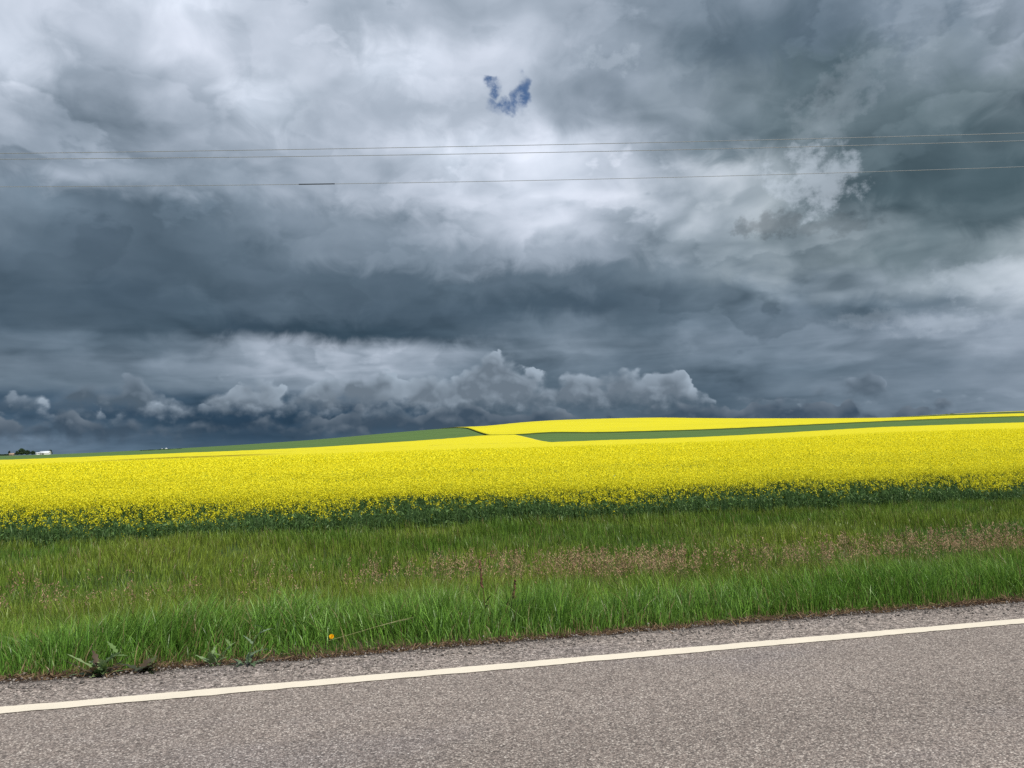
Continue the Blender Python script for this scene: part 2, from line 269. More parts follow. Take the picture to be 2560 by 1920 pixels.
# ------------------------------------------------------------------ terrain
def pchip(x, y, xq):
    """Monotone cubic interpolation along the last axis of y (shape (..., n))."""
    x = np.asarray(x, float); y = np.asarray(y, float); h = np.diff(x); dl = np.diff(y, axis=-1)/h
    m = np.zeros_like(y)
    w1 = 2*h[1:] + h[:-1]; w2 = h[1:] + 2*h[:-1]
    a, b = dl[..., :-1], dl[..., 1:]
    ok = a*b > 0
    with np.errstate(divide='ignore', invalid='ignore'):
        hm = (w1 + w2)/(w1/a + w2/b)
    m[..., 1:-1] = np.where(ok, hm, 0); m[..., 0] = dl[..., 0]; m[..., -1] = dl[..., -1]
    i = np.clip(np.searchsorted(x, xq, side='right') - 1, 0, len(x) - 2)
    t = (xq - x[i])/h[i]
    y0, y1, m0, m1 = y[..., i], y[..., i+1], m[..., i], m[..., i+1]; hh = h[i]
    return (2*t**3 - 3*t**2 + 1)*y0 + (t**3 - 2*t**2 + t)*hh*m0 + (-2*t**3 + 3*t**2)*y1 + (t**3 - t**2)*hh*m1

_AZF = np.linspace(-60, 75, 541)
_YF = np.concatenate([np.linspace(22, 900, 440), np.geomspace(905, 14000, 160)])
_zt = pchip(TERRAIN_Y, np.array(TERRAIN_Z), _YF)                       # (az, Yf)
_zt = pchip(TERRAIN_AZ, _zt.T, np.clip(_AZF, TERRAIN_AZ[0], TERRAIN_AZ[-1])).T
_ker = np.exp(-0.5*(np.arange(-8, 9)/3.2)**2); _ker /= _ker.sum()
_zt = np.apply_along_axis(lambda v: np.convolve(np.pad(v, 8, mode='edge'), _ker, 'valid'), 0, _zt)
VERGE_Y = [-80, -14, -9, 5.4, 5.75, 6.6, 9.0, 12.0, 14.0, 17.0, 20.0, 22.0]
VERGE_Z = [-1.5, -1.0, -0.05, -0.03, -0.05, -0.16, -0.60, -0.97, -1.05, -1.03, -0.98, -0.95]
def H(x, y):
    x = np.asarray(x, float); y = np.asarray(y, float)
    x, y = np.broadcast_arrays(x, y)
    a = np.degrees(np.arctan2(x, np.maximum(y, 22.0)))
    fa = np.clip((a + 60)/0.25, 0, len(_AZF) - 1.001); ia = fa.astype(int); ta = fa - ia
    fy = np.interp(np.clip(y, 22, 14000), _YF, np.arange(len(_YF))); iy = np.minimum(fy.astype(int), len(_YF) - 2); ty = fy - iy
    far = (_zt[ia, iy]*(1-ta) + _zt[ia+1, iy]*ta)*(1-ty) + (_zt[ia, iy+1]*(1-ta) + _zt[ia+1, iy+1]*ta)*ty
    near = np.interp(y, VERGE_Y, VERGE_Z) + np.where((y > 6) & (y < 22), 0.04*np.sin(x*0.9 + 1.3*np.sin(y*0.7))*np.sin(y*0.8), 0)
    return np.where(y <= 22.0, near, far)

def vnoise(x, y, s, seed=0):
    """cheap smooth value noise, vectorised, 0..1"""
    x = np.asarray(x)*s + seed*17.3; y = np.asarray(y)*s - seed*9.1
    xi = np.floor(x).astype(np.int64); yi = np.floor(y).astype(np.int64); fx = x - xi; fy = y - yi
    fx = fx*fx*(3-2*fx); fy = fy*fy*(3-2*fy)
    def h(a, b):
        n = (a*374761393 + b*668265263 + seed*1442695041) & 0xffffffff
        n = ((n ^ (n >> 13))*1274126177) & 0xffffffff
        return ((n ^ (n >> 16)) & 0xffff)/65535.0
    return (h(xi, yi)*(1-fx) + h(xi+1, yi)*fx)*(1-fy) + (h(xi, yi+1)*(1-fx) + h(xi+1, yi+1)*fx)*fy

# ------------------------------------------------------------------ mesh helpers
def np_mesh(name, verts, faces, mats, face_mat=None, col=None, smooth=False):
    """verts (n,3); faces: list of (m,k) int arrays; col (n,3) point colours."""
    me = bpy.data.meshes.new(name)
    verts = np.asarray(verts, np.float32)
    if not isinstance(faces, list): faces = [faces]
    faces = [np.asarray(f, np.int32) for f in faces if len(f)]
    tot = np.concatenate([np.full(len(f), f.shape[1], np.int32) for f in faces])
    lv = np.concatenate([f.ravel() for f in faces])
    st = np.concatenate([[0], np.cumsum(tot)[:-1]]).astype(np.int32)
    me.vertices.add(len(verts)); me.vertices.foreach_set('co', verts.ravel())
    me.loops.add(len(lv)); me.loops.foreach_set('vertex_index', lv)
    me.polygons.add(len(tot)); me.polygons.foreach_set('loop_start', st)
    me.update(calc_edges=True)
    for m in (mats if isinstance(mats, (list, tuple)) else [mats]): me.materials.append(m)
    if face_mat is not None: me.polygons.foreach_set('material_index', np.asarray(face_mat, np.int32))
    if smooth: me.polygons.foreach_set('use_smooth', np.ones(len(tot), bool))
    if col is not None:
        c = np.ones((len(verts), 4), np.float32); c[:, :3] = col
        a = me.color_attributes.new('tint', 'FLOAT_COLOR', 'POINT'); a.data.foreach_set('color', c.ravel())
    return me
def link(name, me, parent=None, loc=None):
    o = bpy.data.objects.new(name, me); COL.objects.link(o)
    if parent: o.parent = parent
    if loc is not None: o.location = loc
    return o
def tag(o, label=None, cat=None, group=None, kind=None):
    if label: o['label'] = label
    if cat: o['category'] = cat
    if group: o['group'] = group
    if kind: o['kind'] = kind
    return o
def thing(name, loc, label, cat, group=None, rz=0.0):
    o = bpy.data.objects.new(name, None); COL.objects.link(o); o.location = loc; o.rotation_euler[2] = rz
    o.empty_display_size = 0.2
    return tag(o, label, cat, group)
def grid_faces(nr, nc, off=0):
    r, c = np.meshgrid(np.arange(nr-1), np.arange(nc-1), indexing='ij')
    a = (r*nc + c).ravel() + off
    return np.stack([a, a+1, a+nc+1, a+nc], 1)

# ------------------------------------------------------------------ materials
def mat(name):
    m = bpy.data.materials.new(name); m.use_nodes = True
    return m, NT(m.node_tree)
def finish(k, color, rough=0.8, normal=None, transl=0.0, tcol=None, spec=0.3, metal=0.0):
    p = k.n('ShaderNodeBsdfPrincipled')
    k.put(p.inputs['Base Color'], color); k.put(p.inputs['Roughness'], rough)
    p.inputs['Specular IOR Level'].default_value = spec; p.inputs['Metallic'].default_value = metal
    if normal is not None: k.put(p.inputs['Normal'], normal)
    s = p.outputs[0]
    if transl:
        tr = k.n('ShaderNodeBsdfTranslucent'); k.put(tr.inputs[0], tcol if tcol is not None else color)
        mx = k.n('ShaderNodeMixShader'); mx.inputs[0].default_value = transl
        k.put(mx.inputs[1], s); k.put(mx.inputs[2], tr.outputs[0]); s = mx.outputs[0]
    o = k.n('ShaderNodeOutputMaterial'); k.put(o.inputs[0], s)
def simple(name, color, rough=0.7, var=0.15, scale=6.0, **kw):
    m, k = mat(name)
    g = k.n('ShaderNodeNewGeometry').outputs['Position']
    n = k.m('ADD', 1.0 - var, k.m('MULTIPLY', k.noise(g, scale, 4), 2*var))
    finish(k, k.scale(color, n), rough, **kw)
    return m
def tinted(name, transl=0.3, rough=0.55, spec=0.25):
    m, k = mat(name)
    a = k.n('ShaderNodeAttribute', attribute_name='tint').outputs['Color']
    finish(k, a, rough, transl=transl, spec=spec)
    return m

def m_asphalt():
    m, k = mat('chip_seal')
    g = k.n('ShaderNodeNewGeometry').outputs['Position']
    x, y, z = k.sep(g)[0:3]
    p = k.xyz(x, y, 0.0)
    y_out = k.step(4.9, 5.0, y)
    pw = k.vm('ADD', p, k.scale(k.vm('SUBTRACT', k.noise(p, 60, 2, color=True), (0.5, 0.5, 0.5)), 0.012))
    cell = k.voro(pw, 112.0, 'F1', 1.0, 'Color')                     # stone chips about 10 mm
    dist = k.voro(pw, 112.0)
    r = k.sep(cell)
    big = k.noise(p, 0.55, 4, 0.6); mid = k.noise(p, 9.0, 3, 0.6)
    stone = k.ramp(r[0], [(0.0, (0.095, 0.082, 0.073)), (0.22, (0.225, 0.195, 0.173)), (0.55, (0.315, 0.272, 0.240)), (0.8, (0.42, 0.37, 0.325)), (0.94, (0.58, 0.525, 0.46)), (1.0, (0.70, 0.64, 0.57))])
    warm = k.mix(k.m('MULTIPLY', r[1], 0.3), stone, (0.36, 0.275, 0.235))
    pits = k.step(0.35, 0.75, dist, 0.0, 0.65)
    c = k.mix(pits, warm, (0.080, 0.070, 0.064))
    # wheel-worn tone along the lane, coarser and greyer beyond the painted line
    lane = k.m('ADD', 0.85, k.m('MULTIPLY', big, 0.22))
    lane = k.m('ADD', lane, k.m('MULTIPLY', k.m('SUBTRACT', mid, 0.5), 0.32))
    coarse = k.sep(k.voro(pw, 48.0, 'F1', 1.0, 'Color'))[0]          # unworn shoulder: bigger, rougher stone
    lane = k.m('MULTIPLY', lane, k.m('ADD', 1.0, k.m('MULTIPLY', y_out, k.m('MULTIPLY', k.m('SUBTRACT', coarse, 0.5), 0.95))))
    wheel = k.m('MULTIPLY', k.step(0.0, 0.55, k.m('ABSOLUTE', k.m('SUBTRACT', y, 3.55))), k.step(0.0, 0.5, k.m('ABSOLUTE', k.m('SUBTRACT', y, 4.55)), 0.85, 1.0))
    lane = k.m('MULTIPLY', lane, k.m('ADD', 0.93, k.m('MULTIPLY', wheel, 0.11)))
    c = k.scale(c, lane)
    blue = k.step(0.50, 0.72, k.noise(k.xyz(k.m('MULTIPLY', x, 0.5), y, 7.0), 0.9, 4, 0.6))
    c = k.mix(k.m('MULTIPLY', blue, 0.45), c, k.vm('MULTIPLY', c, (0.86, 0.90, 1.02)))
    # soil blown on to the ragged seal edge
    edge = k.step(0.42, 0.62, k.m('ADD', k.step(5.25, 5.72, y), k.m('MULTIPLY', k.m('SUBTRACT', k.noise(p, 7.0, 6, 0.65), 0.5), 0.9)))
    c = k.mix(k.m('MULTIPLY', edge, 0.8), c, (0.070, 0.044, 0.032))
    h = k.m('SUBTRACT', k.m('MULTIPLY', r[2], 0.6), k.m('MULTIPLY', dist, 0.9))
    finish(k, c, 0.85, k.bump(h, 0.55, 0.006), spec=0.25)
    return m
def m_paint():
    m, k = mat('road_paint')
    g = k.n('ShaderNodeNewGeometry').outputs['Position']
    n = k.noise(g, 90, 4, 0.6); w = k.noise(g, 3.0, 4, 0.6)
    worn = k.m('MULTIPLY', k.step(0.62, 0.72, n), k.step(0.45, 0.7, w))
    chip = k.m('MULTIPLY', k.step(0.60, 0.68, k.noise(g, 140, 3, 0.6)), k.step(0.40, 0.62, k.noise(g, 11.0, 4, 0.65)))
    c = k.mix(k.m('MAXIMUM', k.m('MULTIPLY', worn, 0.5), k.m('MULTIPLY', chip, 0.55)), (0.76, 0.69, 0.56), (0.34, 0.30, 0.26))
    c = k.scale(c, k.m('ADD', 0.9, k.m('MULTIPLY', w, 0.2)))
    finish(k, c, 0.6, k.bump(n, 0.3, 0.003))
    return m
def m_soil():
    m, k = mat('soil_and_thatch')
    g = k.n('ShaderNodeNewGeometry').outputs['Position']
    y = k.sep(g)[1]
    n = k.noise(g, 5.0, 6, 0.65); n2 = k.noise(g, 0.05, 5)
    soil = k.mix(n, (0.045, 0.032, 0.022), (0.12, 0.085, 0.055))
    green = k.mix(n, (0.030, 0.060, 0.014), (0.050, 0.095, 0.022))
    c = k.mix(k.step(6.0, 6.8, y), soil, green)
    far = k.mix(n2, (0.05, 0.10, 0.03), (0.09, 0.13, 0.05))
    c = k.mix(k.step(350.0, 420.0, y), c, far)
    finish(k, c, 0.95, k.bump(n, 0.5, 0.05))
    return m
def m_canola_top():
    m, k = mat('canola_canopy')
    g = k.n('ShaderNodeNewGeometry').outputs['Position']
    x, y, z = k.sep(g)[0:3]; p = k.xyz(x, y, 0.0)
    fine = k.noise(p, 9.0, 3, 0.6); midn = k.noise(p, 0.9, 5, 0.62); patch = k.noise(p, 0.05, 5, 0.6)
    s = k.m('ADD', k.m('ADD', k.m('MULTIPLY', fine, 0.5), k.m('MULTIPLY', midn, 0.45)), k.m('MULTIPLY', patch, 0.35))
    gap = k.step(0.44, 0.60, s, 0.62, 0.0)
    gap = k.m('MULTIPLY', gap, k.step(60.0, 320.0, y, 1.0, 0.35))
    yel = k.mix(fine, (0.60, 0.535, 0.008), (0.73, 0.665, 0.022))
    c = k.mix(gap, yel, (0.17, 0.21, 0.022))
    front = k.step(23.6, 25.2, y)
    far = k.step(360.0, 372.0, y)
    bloom = k.noise(k.xyz(k.m('MULTIPLY', x, 0.35), y, 3.0), 0.05, 5, 0.62)
    run = k.step(0.56, 0.70, k.noise(k.xyz(k.m('MULTIPLY', x, 0.10), y, 0.0), 0.09, 3, 0.5))
    c = k.mix(k.m('MULTIPLY', far, k.m('ADD', k.m('MULTIPLY', k.step(0.40, 0.66, bloom), 0.22), k.m('MULTIPLY', run, 0.20))), c, (0.42, 0.40, 0.02))
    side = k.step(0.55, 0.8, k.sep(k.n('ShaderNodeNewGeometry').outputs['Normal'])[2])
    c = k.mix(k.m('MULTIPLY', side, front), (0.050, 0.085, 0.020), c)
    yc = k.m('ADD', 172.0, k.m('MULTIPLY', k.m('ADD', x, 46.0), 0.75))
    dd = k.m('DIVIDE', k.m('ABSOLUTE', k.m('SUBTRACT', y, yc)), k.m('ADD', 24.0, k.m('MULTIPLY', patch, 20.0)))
    swale_shade = k.m('MULTIPLY', k.step(0.35, 1.0, dd, 1.0, 0.0), k.m('MULTIPLY', k.step(-52.0, -38.0, x), k.step(-8.0, -26.0, x)))
    c = k.mix(k.m('MULTIPLY', swale_shade, 0.9), c, (0.24, 0.20, 0.008))  # shadow of a swale painted into the canopy as dark olive
    finish(k, c, 0.8, k.bump(fine, 0.4, 0.1), spec=0.1)
    return m
def m_wheat_top():
    m, k = mat('wheat_canopy')
    g = k.n('ShaderNodeNewGeometry').outputs['Position']
    x, y, z = k.sep(g)[0:3]
    n = k.noise(k.xyz(k.m('MULTIPLY', x, 0.25), y, 0.0), 0.22, 5, 0.6); f = k.noise(g, 2.5, 3)
    tram = k.noise(k.xyz(k.m('MULTIPLY', x, 0.012), k.m('MULTIPLY', y, 0.35), 0.0), 1.0, 2)
    c = k.mix(n, (0.066, 0.132, 0.030), (0.105, 0.182, 0.046))
    line = k.step(0.0, 0.9, k.m('ABSOLUTE', k.m('SUBTRACT', k.m('MODULO', k.m('ADD', y, k.m('MULTIPLY', x, 0.02)), 14.0), 7.0)), 1.0, 0.0)
    c = k.mix(k.m('MULTIPLY', line, 0.5), c, (0.045, 0.075, 0.025))
    c = k.scale(c, k.m('ADD', 0.58, k.m('ADD', k.m('MULTIPLY', f, 0.25), k.m('MULTIPLY', tram, 0.6))))
    finish(k, c, 0.75, k.bump(f, 0.3, 0.1), spec=0.15)
    return m
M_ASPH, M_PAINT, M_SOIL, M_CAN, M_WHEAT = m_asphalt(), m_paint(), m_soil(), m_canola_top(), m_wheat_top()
M_BLADE = tinted('grass_blade', 0.30, 0.42, 0.5)
M_PETAL = tinted('petal', 0.30, 0.6, 0.1)
M_LEAF = tinted('leaf', 0.22, 0.5, 0.3)
M_HEAD = tinted('seed_head', 0.2, 0.8, 0.1)

# ------------------------------------------------------------------ setting: ground, road, painted line
def sheet(name, ys, xl, xr, nx, zoff, m, kind='structure', label=None, z=None, smooth=True):
    ys = np.asarray(ys, float)
    u = np.linspace(0, 1, nx)
    L = np.array([xl(y) for y in ys]); Rr = np.array([xr(y) for y in ys])
    X = L[:, None] + (Rr - L)[:, None]*u; Yy = np.repeat(ys[:, None], nx, 1)
    Zz = (H(X, Yy) if z is None else z(X, Yy)) + zoff
    o = link(name, np_mesh(name, np.stack([X, Yy, Zz], -1).reshape(-1, 3), grid_faces(len(ys), nx), m, smooth=smooth))
    return tag(o, label, None, None, kind)
gy = np.concatenate([np.linspace(-80, -9.5, 12), [-9.0], np.linspace(5.40, 22, 60), np.geomspace(22.5, 1400, 170), np.geomspace(1500, 14000, 30)])
sheet('ground', gy, lambda y: -60 - 1.3*max(y, 0), lambda y: 60 + 2.6*max(y, 0), 260, 0.0, M_SOIL)
def road_z(X, Y): return 0.0 - 0.012*np.maximum(0, np.abs(Y - 1.2) - 3.6)*0.4 + 0*X
def road_edge(x): return 5.52 + 0.10*(vnoise(x, 0*x, 0.9, 3) - 0.5) + 0.09*(vnoise(x, 0*x, 5.0, 4) - 0.5)
xs = np.concatenate([np.linspace(-400, -12, 60), np.linspace(-11.9, 24, 420), np.linspace(24.5, 400, 70)])
rows_y = np.array([-8.2, -4, 0, 3, 4.6, 5.2, 5.4, 5.52])
RX = np.repeat(xs[None], len(rows_y), 0); RY = np.repeat(rows_y[:, None], len(xs), 1).copy(); RY[-1] = road_edge(xs)
RZ = road_z(RX, RY); RZ[-1] -= 0.012
top = np.stack([RX, RY, RZ], -1).reshape(-1, 3)
skirt = np.stack([xs, road_edge(xs) + 0.03, np.full_like(xs, -0.12)], -1)
n0 = (len(rows_y) - 1)*len(xs); nT = len(top); i = np.arange(len(xs) - 1)
sk = np.stack([n0 + i, n0 + i + 1, nT + i + 1, nT + i], 1)
tag(link('road', np_mesh('road', np.concatenate([top, skirt]), [grid_faces(len(rows_y), len(xs)), sk], M_ASPH, smooth=True)), kind='structure')
lx = np.linspace(-60, 120, 3601)
lo = 4.83 + 0.010*(vnoise(lx, 0*lx, 9, 11) - 0.5) + 0.012*(vnoise(lx, 0*lx, 24, 12) - 0.5)
hi = 4.956 + 0.010*(vnoise(lx, 0*lx, 9, 13) - 0.5) + 0.012*(vnoise(lx, 0*lx, 24, 14) - 0.5)
LV = np.concatenate([np.stack([lx, lo, road_z(lx, lo) + 0.004], -1), np.stack([lx, hi, road_z(lx, hi) + 0.004], -1)])
tag(link('road_line', np_mesh('road_line', LV, grid_faces(2, len(lx)), M_PAINT)), kind='structure')

# ------------------------------------------------------------------ crops
def swale_shadow(x, y):
    """0..1 over the swale at the left of the near field, blossom thinned to suggest its shadow"""
    d = np.abs(y - (172 + 0.75*(x + 46)))/(34 + 12*(vnoise(x, y, 0.12, 35) - 0.5))
    w = np.clip((x + 52)/14, 0, 1)*np.clip((-8 - x)/16, 0, 1)
    return w*np.clip(1.5*(1.0 - d), 0, 1)
def slab(pieces, height, jitter, seed):
    """Closed crop volume: bumpy top sheet with skirts down to the soil. pieces: (ys, xl, xr, nx, front_ramp)"""
    V, Fs, off = [], [], 0
    for ys, xl, xr, nx, ramp in pieces:
        ys = np.asarray(ys, float); u = np.linspace(0, 1, nx)
        L = np.array([xl(y) for y in ys]); Q = np.array([xr(y) for y in ys])
        X = L[:, None] + (Q - L)[:, None]*u; Yy = np.repeat(ys[:, None], nx, 1)
        g = H(X, Yy)
        hh = height + jitter*(vnoise(X, Yy, 0.35, seed) + vnoise(X, Yy, 1.3, seed+1) - 1.0)
        if ramp: hh = hh*np.clip(0.30 + (Yy - ys[0])/2.2, 0, 1)
        Zz = g + hh
        topv = np.stack([X, Yy, Zz], -1).reshape(-1, 3)
        ring = np.concatenate([np.arange(nx), nx - 1 + nx*np.arange(1, len(ys)), (len(ys)-1)*nx + np.arange(nx-2, -1, -1), nx*np.arange(len(ys)-2, 0, -1)])
        bot = topv[ring].copy(); bot[:, 2] = g.reshape(-1)[ring] - 0.1
        nr = len(ring); j = np.arange(nr); j2 = (j + 1) % nr
        V += [topv, bot]
        Fs += [grid_faces(len(ys), nx, off), np.stack([ring[j] + off, off + len(topv) + j, off + len(topv) + j2, ring[j2] + off], 1)]
        off += len(topv) + len(bot)
    return np.concatenate(V), np.concatenate(Fs)
FX = 85.4                                                   # section line running away from the road
XL = lambda y: -0.62*y - 12
XR = lambda y: 1.35*y + 12

def quads_from(center, ax, ay):
    """one quad per row: centre +- ax +- ay"""
    v = np.stack([center - ax - ay, center + ax - ay, center + ax + ay, center - ax + ay], 1).reshape(-1, 3)
    f = np.arange(len(v), dtype=np.int32).reshape(-1, 4)
    return v, f
def rand_dirs(n, flat=1.0):
    v = rng.normal(size=(n, 3)); v[:, 2] *= flat
    return v/np.linalg.norm(v, axis=1, keepdims=True)
def perp(a):
    b = np.cross(a, rand_dirs(len(a))); return b/np.maximum(np.linalg.norm(b, axis=1, keepdims=True), 1e-6)

def scatter(y0, y1, dens, pad=3.0):
    """random points in the wedge the camera can see (plus a margin)"""
    xa = lambda y: -0.40*y - pad; xb = lambda y: 1.09*y + pad
    xmin, xmax = xa(y1), xb(y1)
    n = int((xmax - xmin)*(y1 - y0)*dens)
    x = rng.uniform(xmin, xmax, n); y = rng.uniform(y0, y1, n)
    ok = (x > xa(y)) & (x < xb(y))
    return x[ok], y[ok]

VV, FF, FM, CC = [], [], [], []
voff = 0
def add(v, f, mi, c):
    global voff
    VV.append(v); FF.append(f + voff); FM.append(np.full(len(f), mi)); CC.append(c); voff += len(v)

# canopy volume of the near field: sits a little below the flower heads near the road
ysn = np.concatenate([np.linspace(22.3, 26, 10), np.geomspace(26.5, 300, 130)])
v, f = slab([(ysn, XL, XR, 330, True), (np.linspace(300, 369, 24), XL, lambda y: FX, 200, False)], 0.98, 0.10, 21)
g0 = H(v[:, 0], v[:, 1])
# beyond the reach of single heads the canopy itself is at flower height
v[:, 2] = np.where(v[:, 2] > g0 + 0.2, v[:, 2] - 0.16*np.clip(1 - (v[:, 1] - 90)/70, 0, 1), v[:, 2])
add(v, f, 0, np.zeros((len(v), 3)))

def crop_h(x, y):
    """height of the flower heads: low and ragged at the field edge"""
    e = y - 22.0 - 0.9*(vnoise(x, y, 0.55, 31) - 0.5) - 0.5*(vnoise(x, y, 2.2, 32) - 0.5)
    return 1.02*np.clip(0.66 + 0.32*e, 0.60, 1.0) + 0.12*(vnoise(x, y, 0.4, 33) - 0.5)
def racemes(y0, y1, dens, npet, size, spread, fade0=998.0, fade1=999.0):
    x, y = scatter(y0, y1, dens)
    # thinner bloom in patches
    keep0 = (rng.random(len(x)) > 1.1*swale_shadow(x, y)) & (rng.random(len(x)) < np.clip((fade1 - y)/max(fade1 - fade0, 1), 0, 1))
    x, y = x[keep0], y[keep0]
    keep = rng.random(len(x)) < 0.62 + 1.0*vnoise(x, y, 0.8, 41)*vnoise(x, y, 0.16, 42)*1.6
    thin = np.clip((vnoise(x, y*0.7, 0.22, 45)*0.6 + vnoise(x, y, 0.9, 46)*0.4 - 0.60)/0.14, 0, 1)*np.clip((y - 26)/6, 0, 1)
    keep &= rng.random(len(x)) > 0.62*thin
    edge = np.clip((y - 22.0 + 0.8*(vnoise(x, y, 0.7, 44) - 0.5))/0.8, 0.16, 1.0); keep &= rng.random(len(x)) < edge*(0.55 + 0.9*vnoise(x, y, 1.1, 43))
    x, y = x[keep], y[keep]; n = len(x)
    z = H(x, y) + crop_h(x, y) + rng.normal(0, 0.07, n) - rng.exponential(0.07, n)*np.clip(1 - (y - 22)/1.6, 0, 1)
    c = np.stack([x, y, z], -1)[:, None, :] + rng.normal(0, 1, (n, npet, 3))*np.array([spread, spread, spread*1.5])
    c = c.reshape(-1, 3)
    nrm = rand_dirs(len(c)); nrm[:, 2] = np.abs(nrm[:, 2]) + 0.25; nrm /= np.linalg.norm(nrm, axis=1, keepdims=True)
    a = perp(nrm); b = np.cross(nrm, a); s = (size*rng.uniform(0.6, 1.25, len(c)))[:, None]
    v, f = quads_from(c, a*s, b*s*0.85)
    t = rng.random(len(c))[:, None]
    col = np.array([[0.72, 0.65, 0.010]])*(1-t) + np.array([[0.86, 0.82, 0.05]])*t
    bud = rng.random(len(c)) < 0.10
    col[bud] = np.array([0.30, 0.36, 0.03])
    add(v, f, 1, np.repeat(col, 4, 0))
def leaves(y0, y1, dens, nl, length, width, zlo, zhi):
    x, y = scatter(y0, y1, dens); n = len(x)
    hh = crop_h(x, y)
    c = np.stack([np.repeat(x, nl), np.repeat(y, nl)], -1) + rng.normal(0, 0.07, (n*nl, 2))
    z = H(c[:, 0], c[:, 1]) + np.repeat(hh, nl)*rng.uniform(zlo, zhi, n*nl)
    c = np.column_stack([c, z])
    a = rand_dirs(n*nl, 1.5); b = perp(a)
    s = rng.uniform(0.5, 1.2, n*nl)[:, None]
    v, f = quads_from(c, a*length*s*0.5, b*width*s*0.5)
    v = v.reshape(-1, 4, 3); v[:, 2:] = c[:, None, :] + (v[:, 2:] - c[:, None, :])*np.array([0.55]) ; v[:, 1] += np.array([0, 0, -0.02]); v = v.reshape(-1, 3)
    t = rng.random(n*nl)[:, None]
    col = np.array([[0.052, 0.120, 0.030]])*(1-t) + np.array([[0.140, 0.245, 0.068]])*t
    add(v, f, 2, np.repeat(col, 4, 0))
def stems(y0, y1, dens, w):
    x, y = scatter(y0, y1, dens); n = len(x); hh = crop_h(x, y)*rng.uniform(0.7, 1.0, n)
    g = H(x, y); lean = rng.normal(0, 0.09, (n, 2)); d = rng.uniform(0, math.pi, n)
    wx = np.stack([np.cos(d), np.sin(d), 0*d], -1)*w
    base = np.stack([x, y, g], -1); tip = np.stack([x + lean[:, 0], y + lean[:, 1], g + hh], -1)
    v = np.stack([base - wx, base + wx, tip + wx*0.6, tip - wx*0.6], 1).reshape(-1, 3)
    t = rng.random(n)[:, None]
    col = np.array([[0.045, 0.105, 0.035]])*(1-t) + np.array([[0.10, 0.17, 0.06]])*t
    add(v, np.arange(len(v), dtype=np.int32).reshape(-1, 4), 2, np.repeat(col, 4, 0))
leaves(21.7, 24.2, 70, 13, 0.12, 0.030, 0.03, 0.86)
stems(21.6, 24.0, 260, 0.0055)
leaves(24.2, 40, 20, 4, 0.12, 0.05, 0.75, 1.02)
racemes(21.8, 25.5, 330, 9, 0.0115, 0.022)
racemes(25.5, 36, 190, 7, 0.0150, 0.028)
racemes(36, 62, 85, 5, 0.0225, 0.040)
racemes(62, 155, 17, 4, 0.040, 0.07, 80.0, 155.0)
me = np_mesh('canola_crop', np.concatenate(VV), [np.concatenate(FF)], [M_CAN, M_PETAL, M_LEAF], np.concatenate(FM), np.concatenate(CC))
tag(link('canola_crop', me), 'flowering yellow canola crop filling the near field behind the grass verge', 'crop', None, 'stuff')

def far_crop(name, pieces, height, jitter, m, label):
    v, f = slab(pieces, height, jitter, 51)
    return tag(link(name, np_mesh(name, v, f, m)), label, 'crop', None, 'stuff')
far_crop('canola_crop', [(np.linspace(371.5, 760, 70), lambda y: 73.6, XR, 260, False)], 1.08, 0.10, M_CAN, 'bright yellow canola crop covering the far hilltop behind the green strip')
far_crop('canola_crop', [(np.linspace(900, 1100, 24), lambda y: 420, XR, 120, False)], 1.08, 0.10, M_CAN, 'thin yellow canola crop on the farthest rise at the right skyline')
far_crop('cereal_crop', [(np.linspace(371, 640, 50), XL, lambda y: 73.0, 220, False)], 0.5, 0.05, M_WHEAT, 'green cereal crop on the left hill beyond the yellow field')
far_crop('cereal_crop', [(np.linspace(301.5, 368.5, 30), lambda y: FX + 1.2, XR, 220, False)], 0.5, 0.05, M_WHEAT, 'long green cereal strip between the two yellow fields on the right')
M_STRAW = simple('dry_grass', (0.42, 0.38, 0.20), 0.9, 0.2, 3.0)
sheet('path', np.linspace(301, 369, 40), lambda y: FX + 0.1, lambda y: FX + 1.1, 4, 0.75, M_STRAW)

# ------------------------------------------------------------------ grass verge
def blade_mesh(x, y, h, w, lean, bend, col0, col1, col2):
    """tapered, bending blades; lean (n,2) unit direction, bend fraction of height"""
    n = len(x); z = H(x, y) - 0.01
    t = np.array([0.0, 0.38, 0.74, 1.0]); wd = np.array([0.8, 1.0, 0.68, 0.06])
    face = rng.uniform(0, math.pi, n); ax = np.stack([np.cos(face), np.sin(face), 0*face], -1)
    P = np.zeros((n, 4, 3))
    P[:, :, 0] = x[:, None] + lean[:, :1]*(bend*h)[:, None]*t**2
    P[:, :, 1] = y[:, None] + lean[:, 1:]*(bend*h)[:, None]*t**2
    P[:, :, 2] = z[:, None] + h[:, None]*(t - 0.38*np.minimum(bend, 1.4)[:, None]*t**2.4)
    off = ax[:, None, :]*(w[:, None]*wd)[:, :, None]*0.5
    v = np.stack([P - off, P + off], 2).reshape(n, 8, 3)
    b = np.arange(n)[:, None]*8
    f = np.concatenate([b + np.array([[0, 1, 3, 2]]), b + np.array([[2, 3, 5, 4]]), b + np.array([[4, 5, 7, 6]])], 0)
    cc = np.stack([col0, col0, col1, col1, col1, col1, col2, col2], 1)
    return v.reshape(-1, 3), f, cc.reshape(-1, 3)
def edge_line(x): return 5.66 + 0.16*(vnoise(x, 0*x, 0.8, 61) - 0.5) + 0.12*(vnoise(x, 0*x, 3.3, 62) - 0.5)
GV, GF, GC = [], [], []; goff = 0
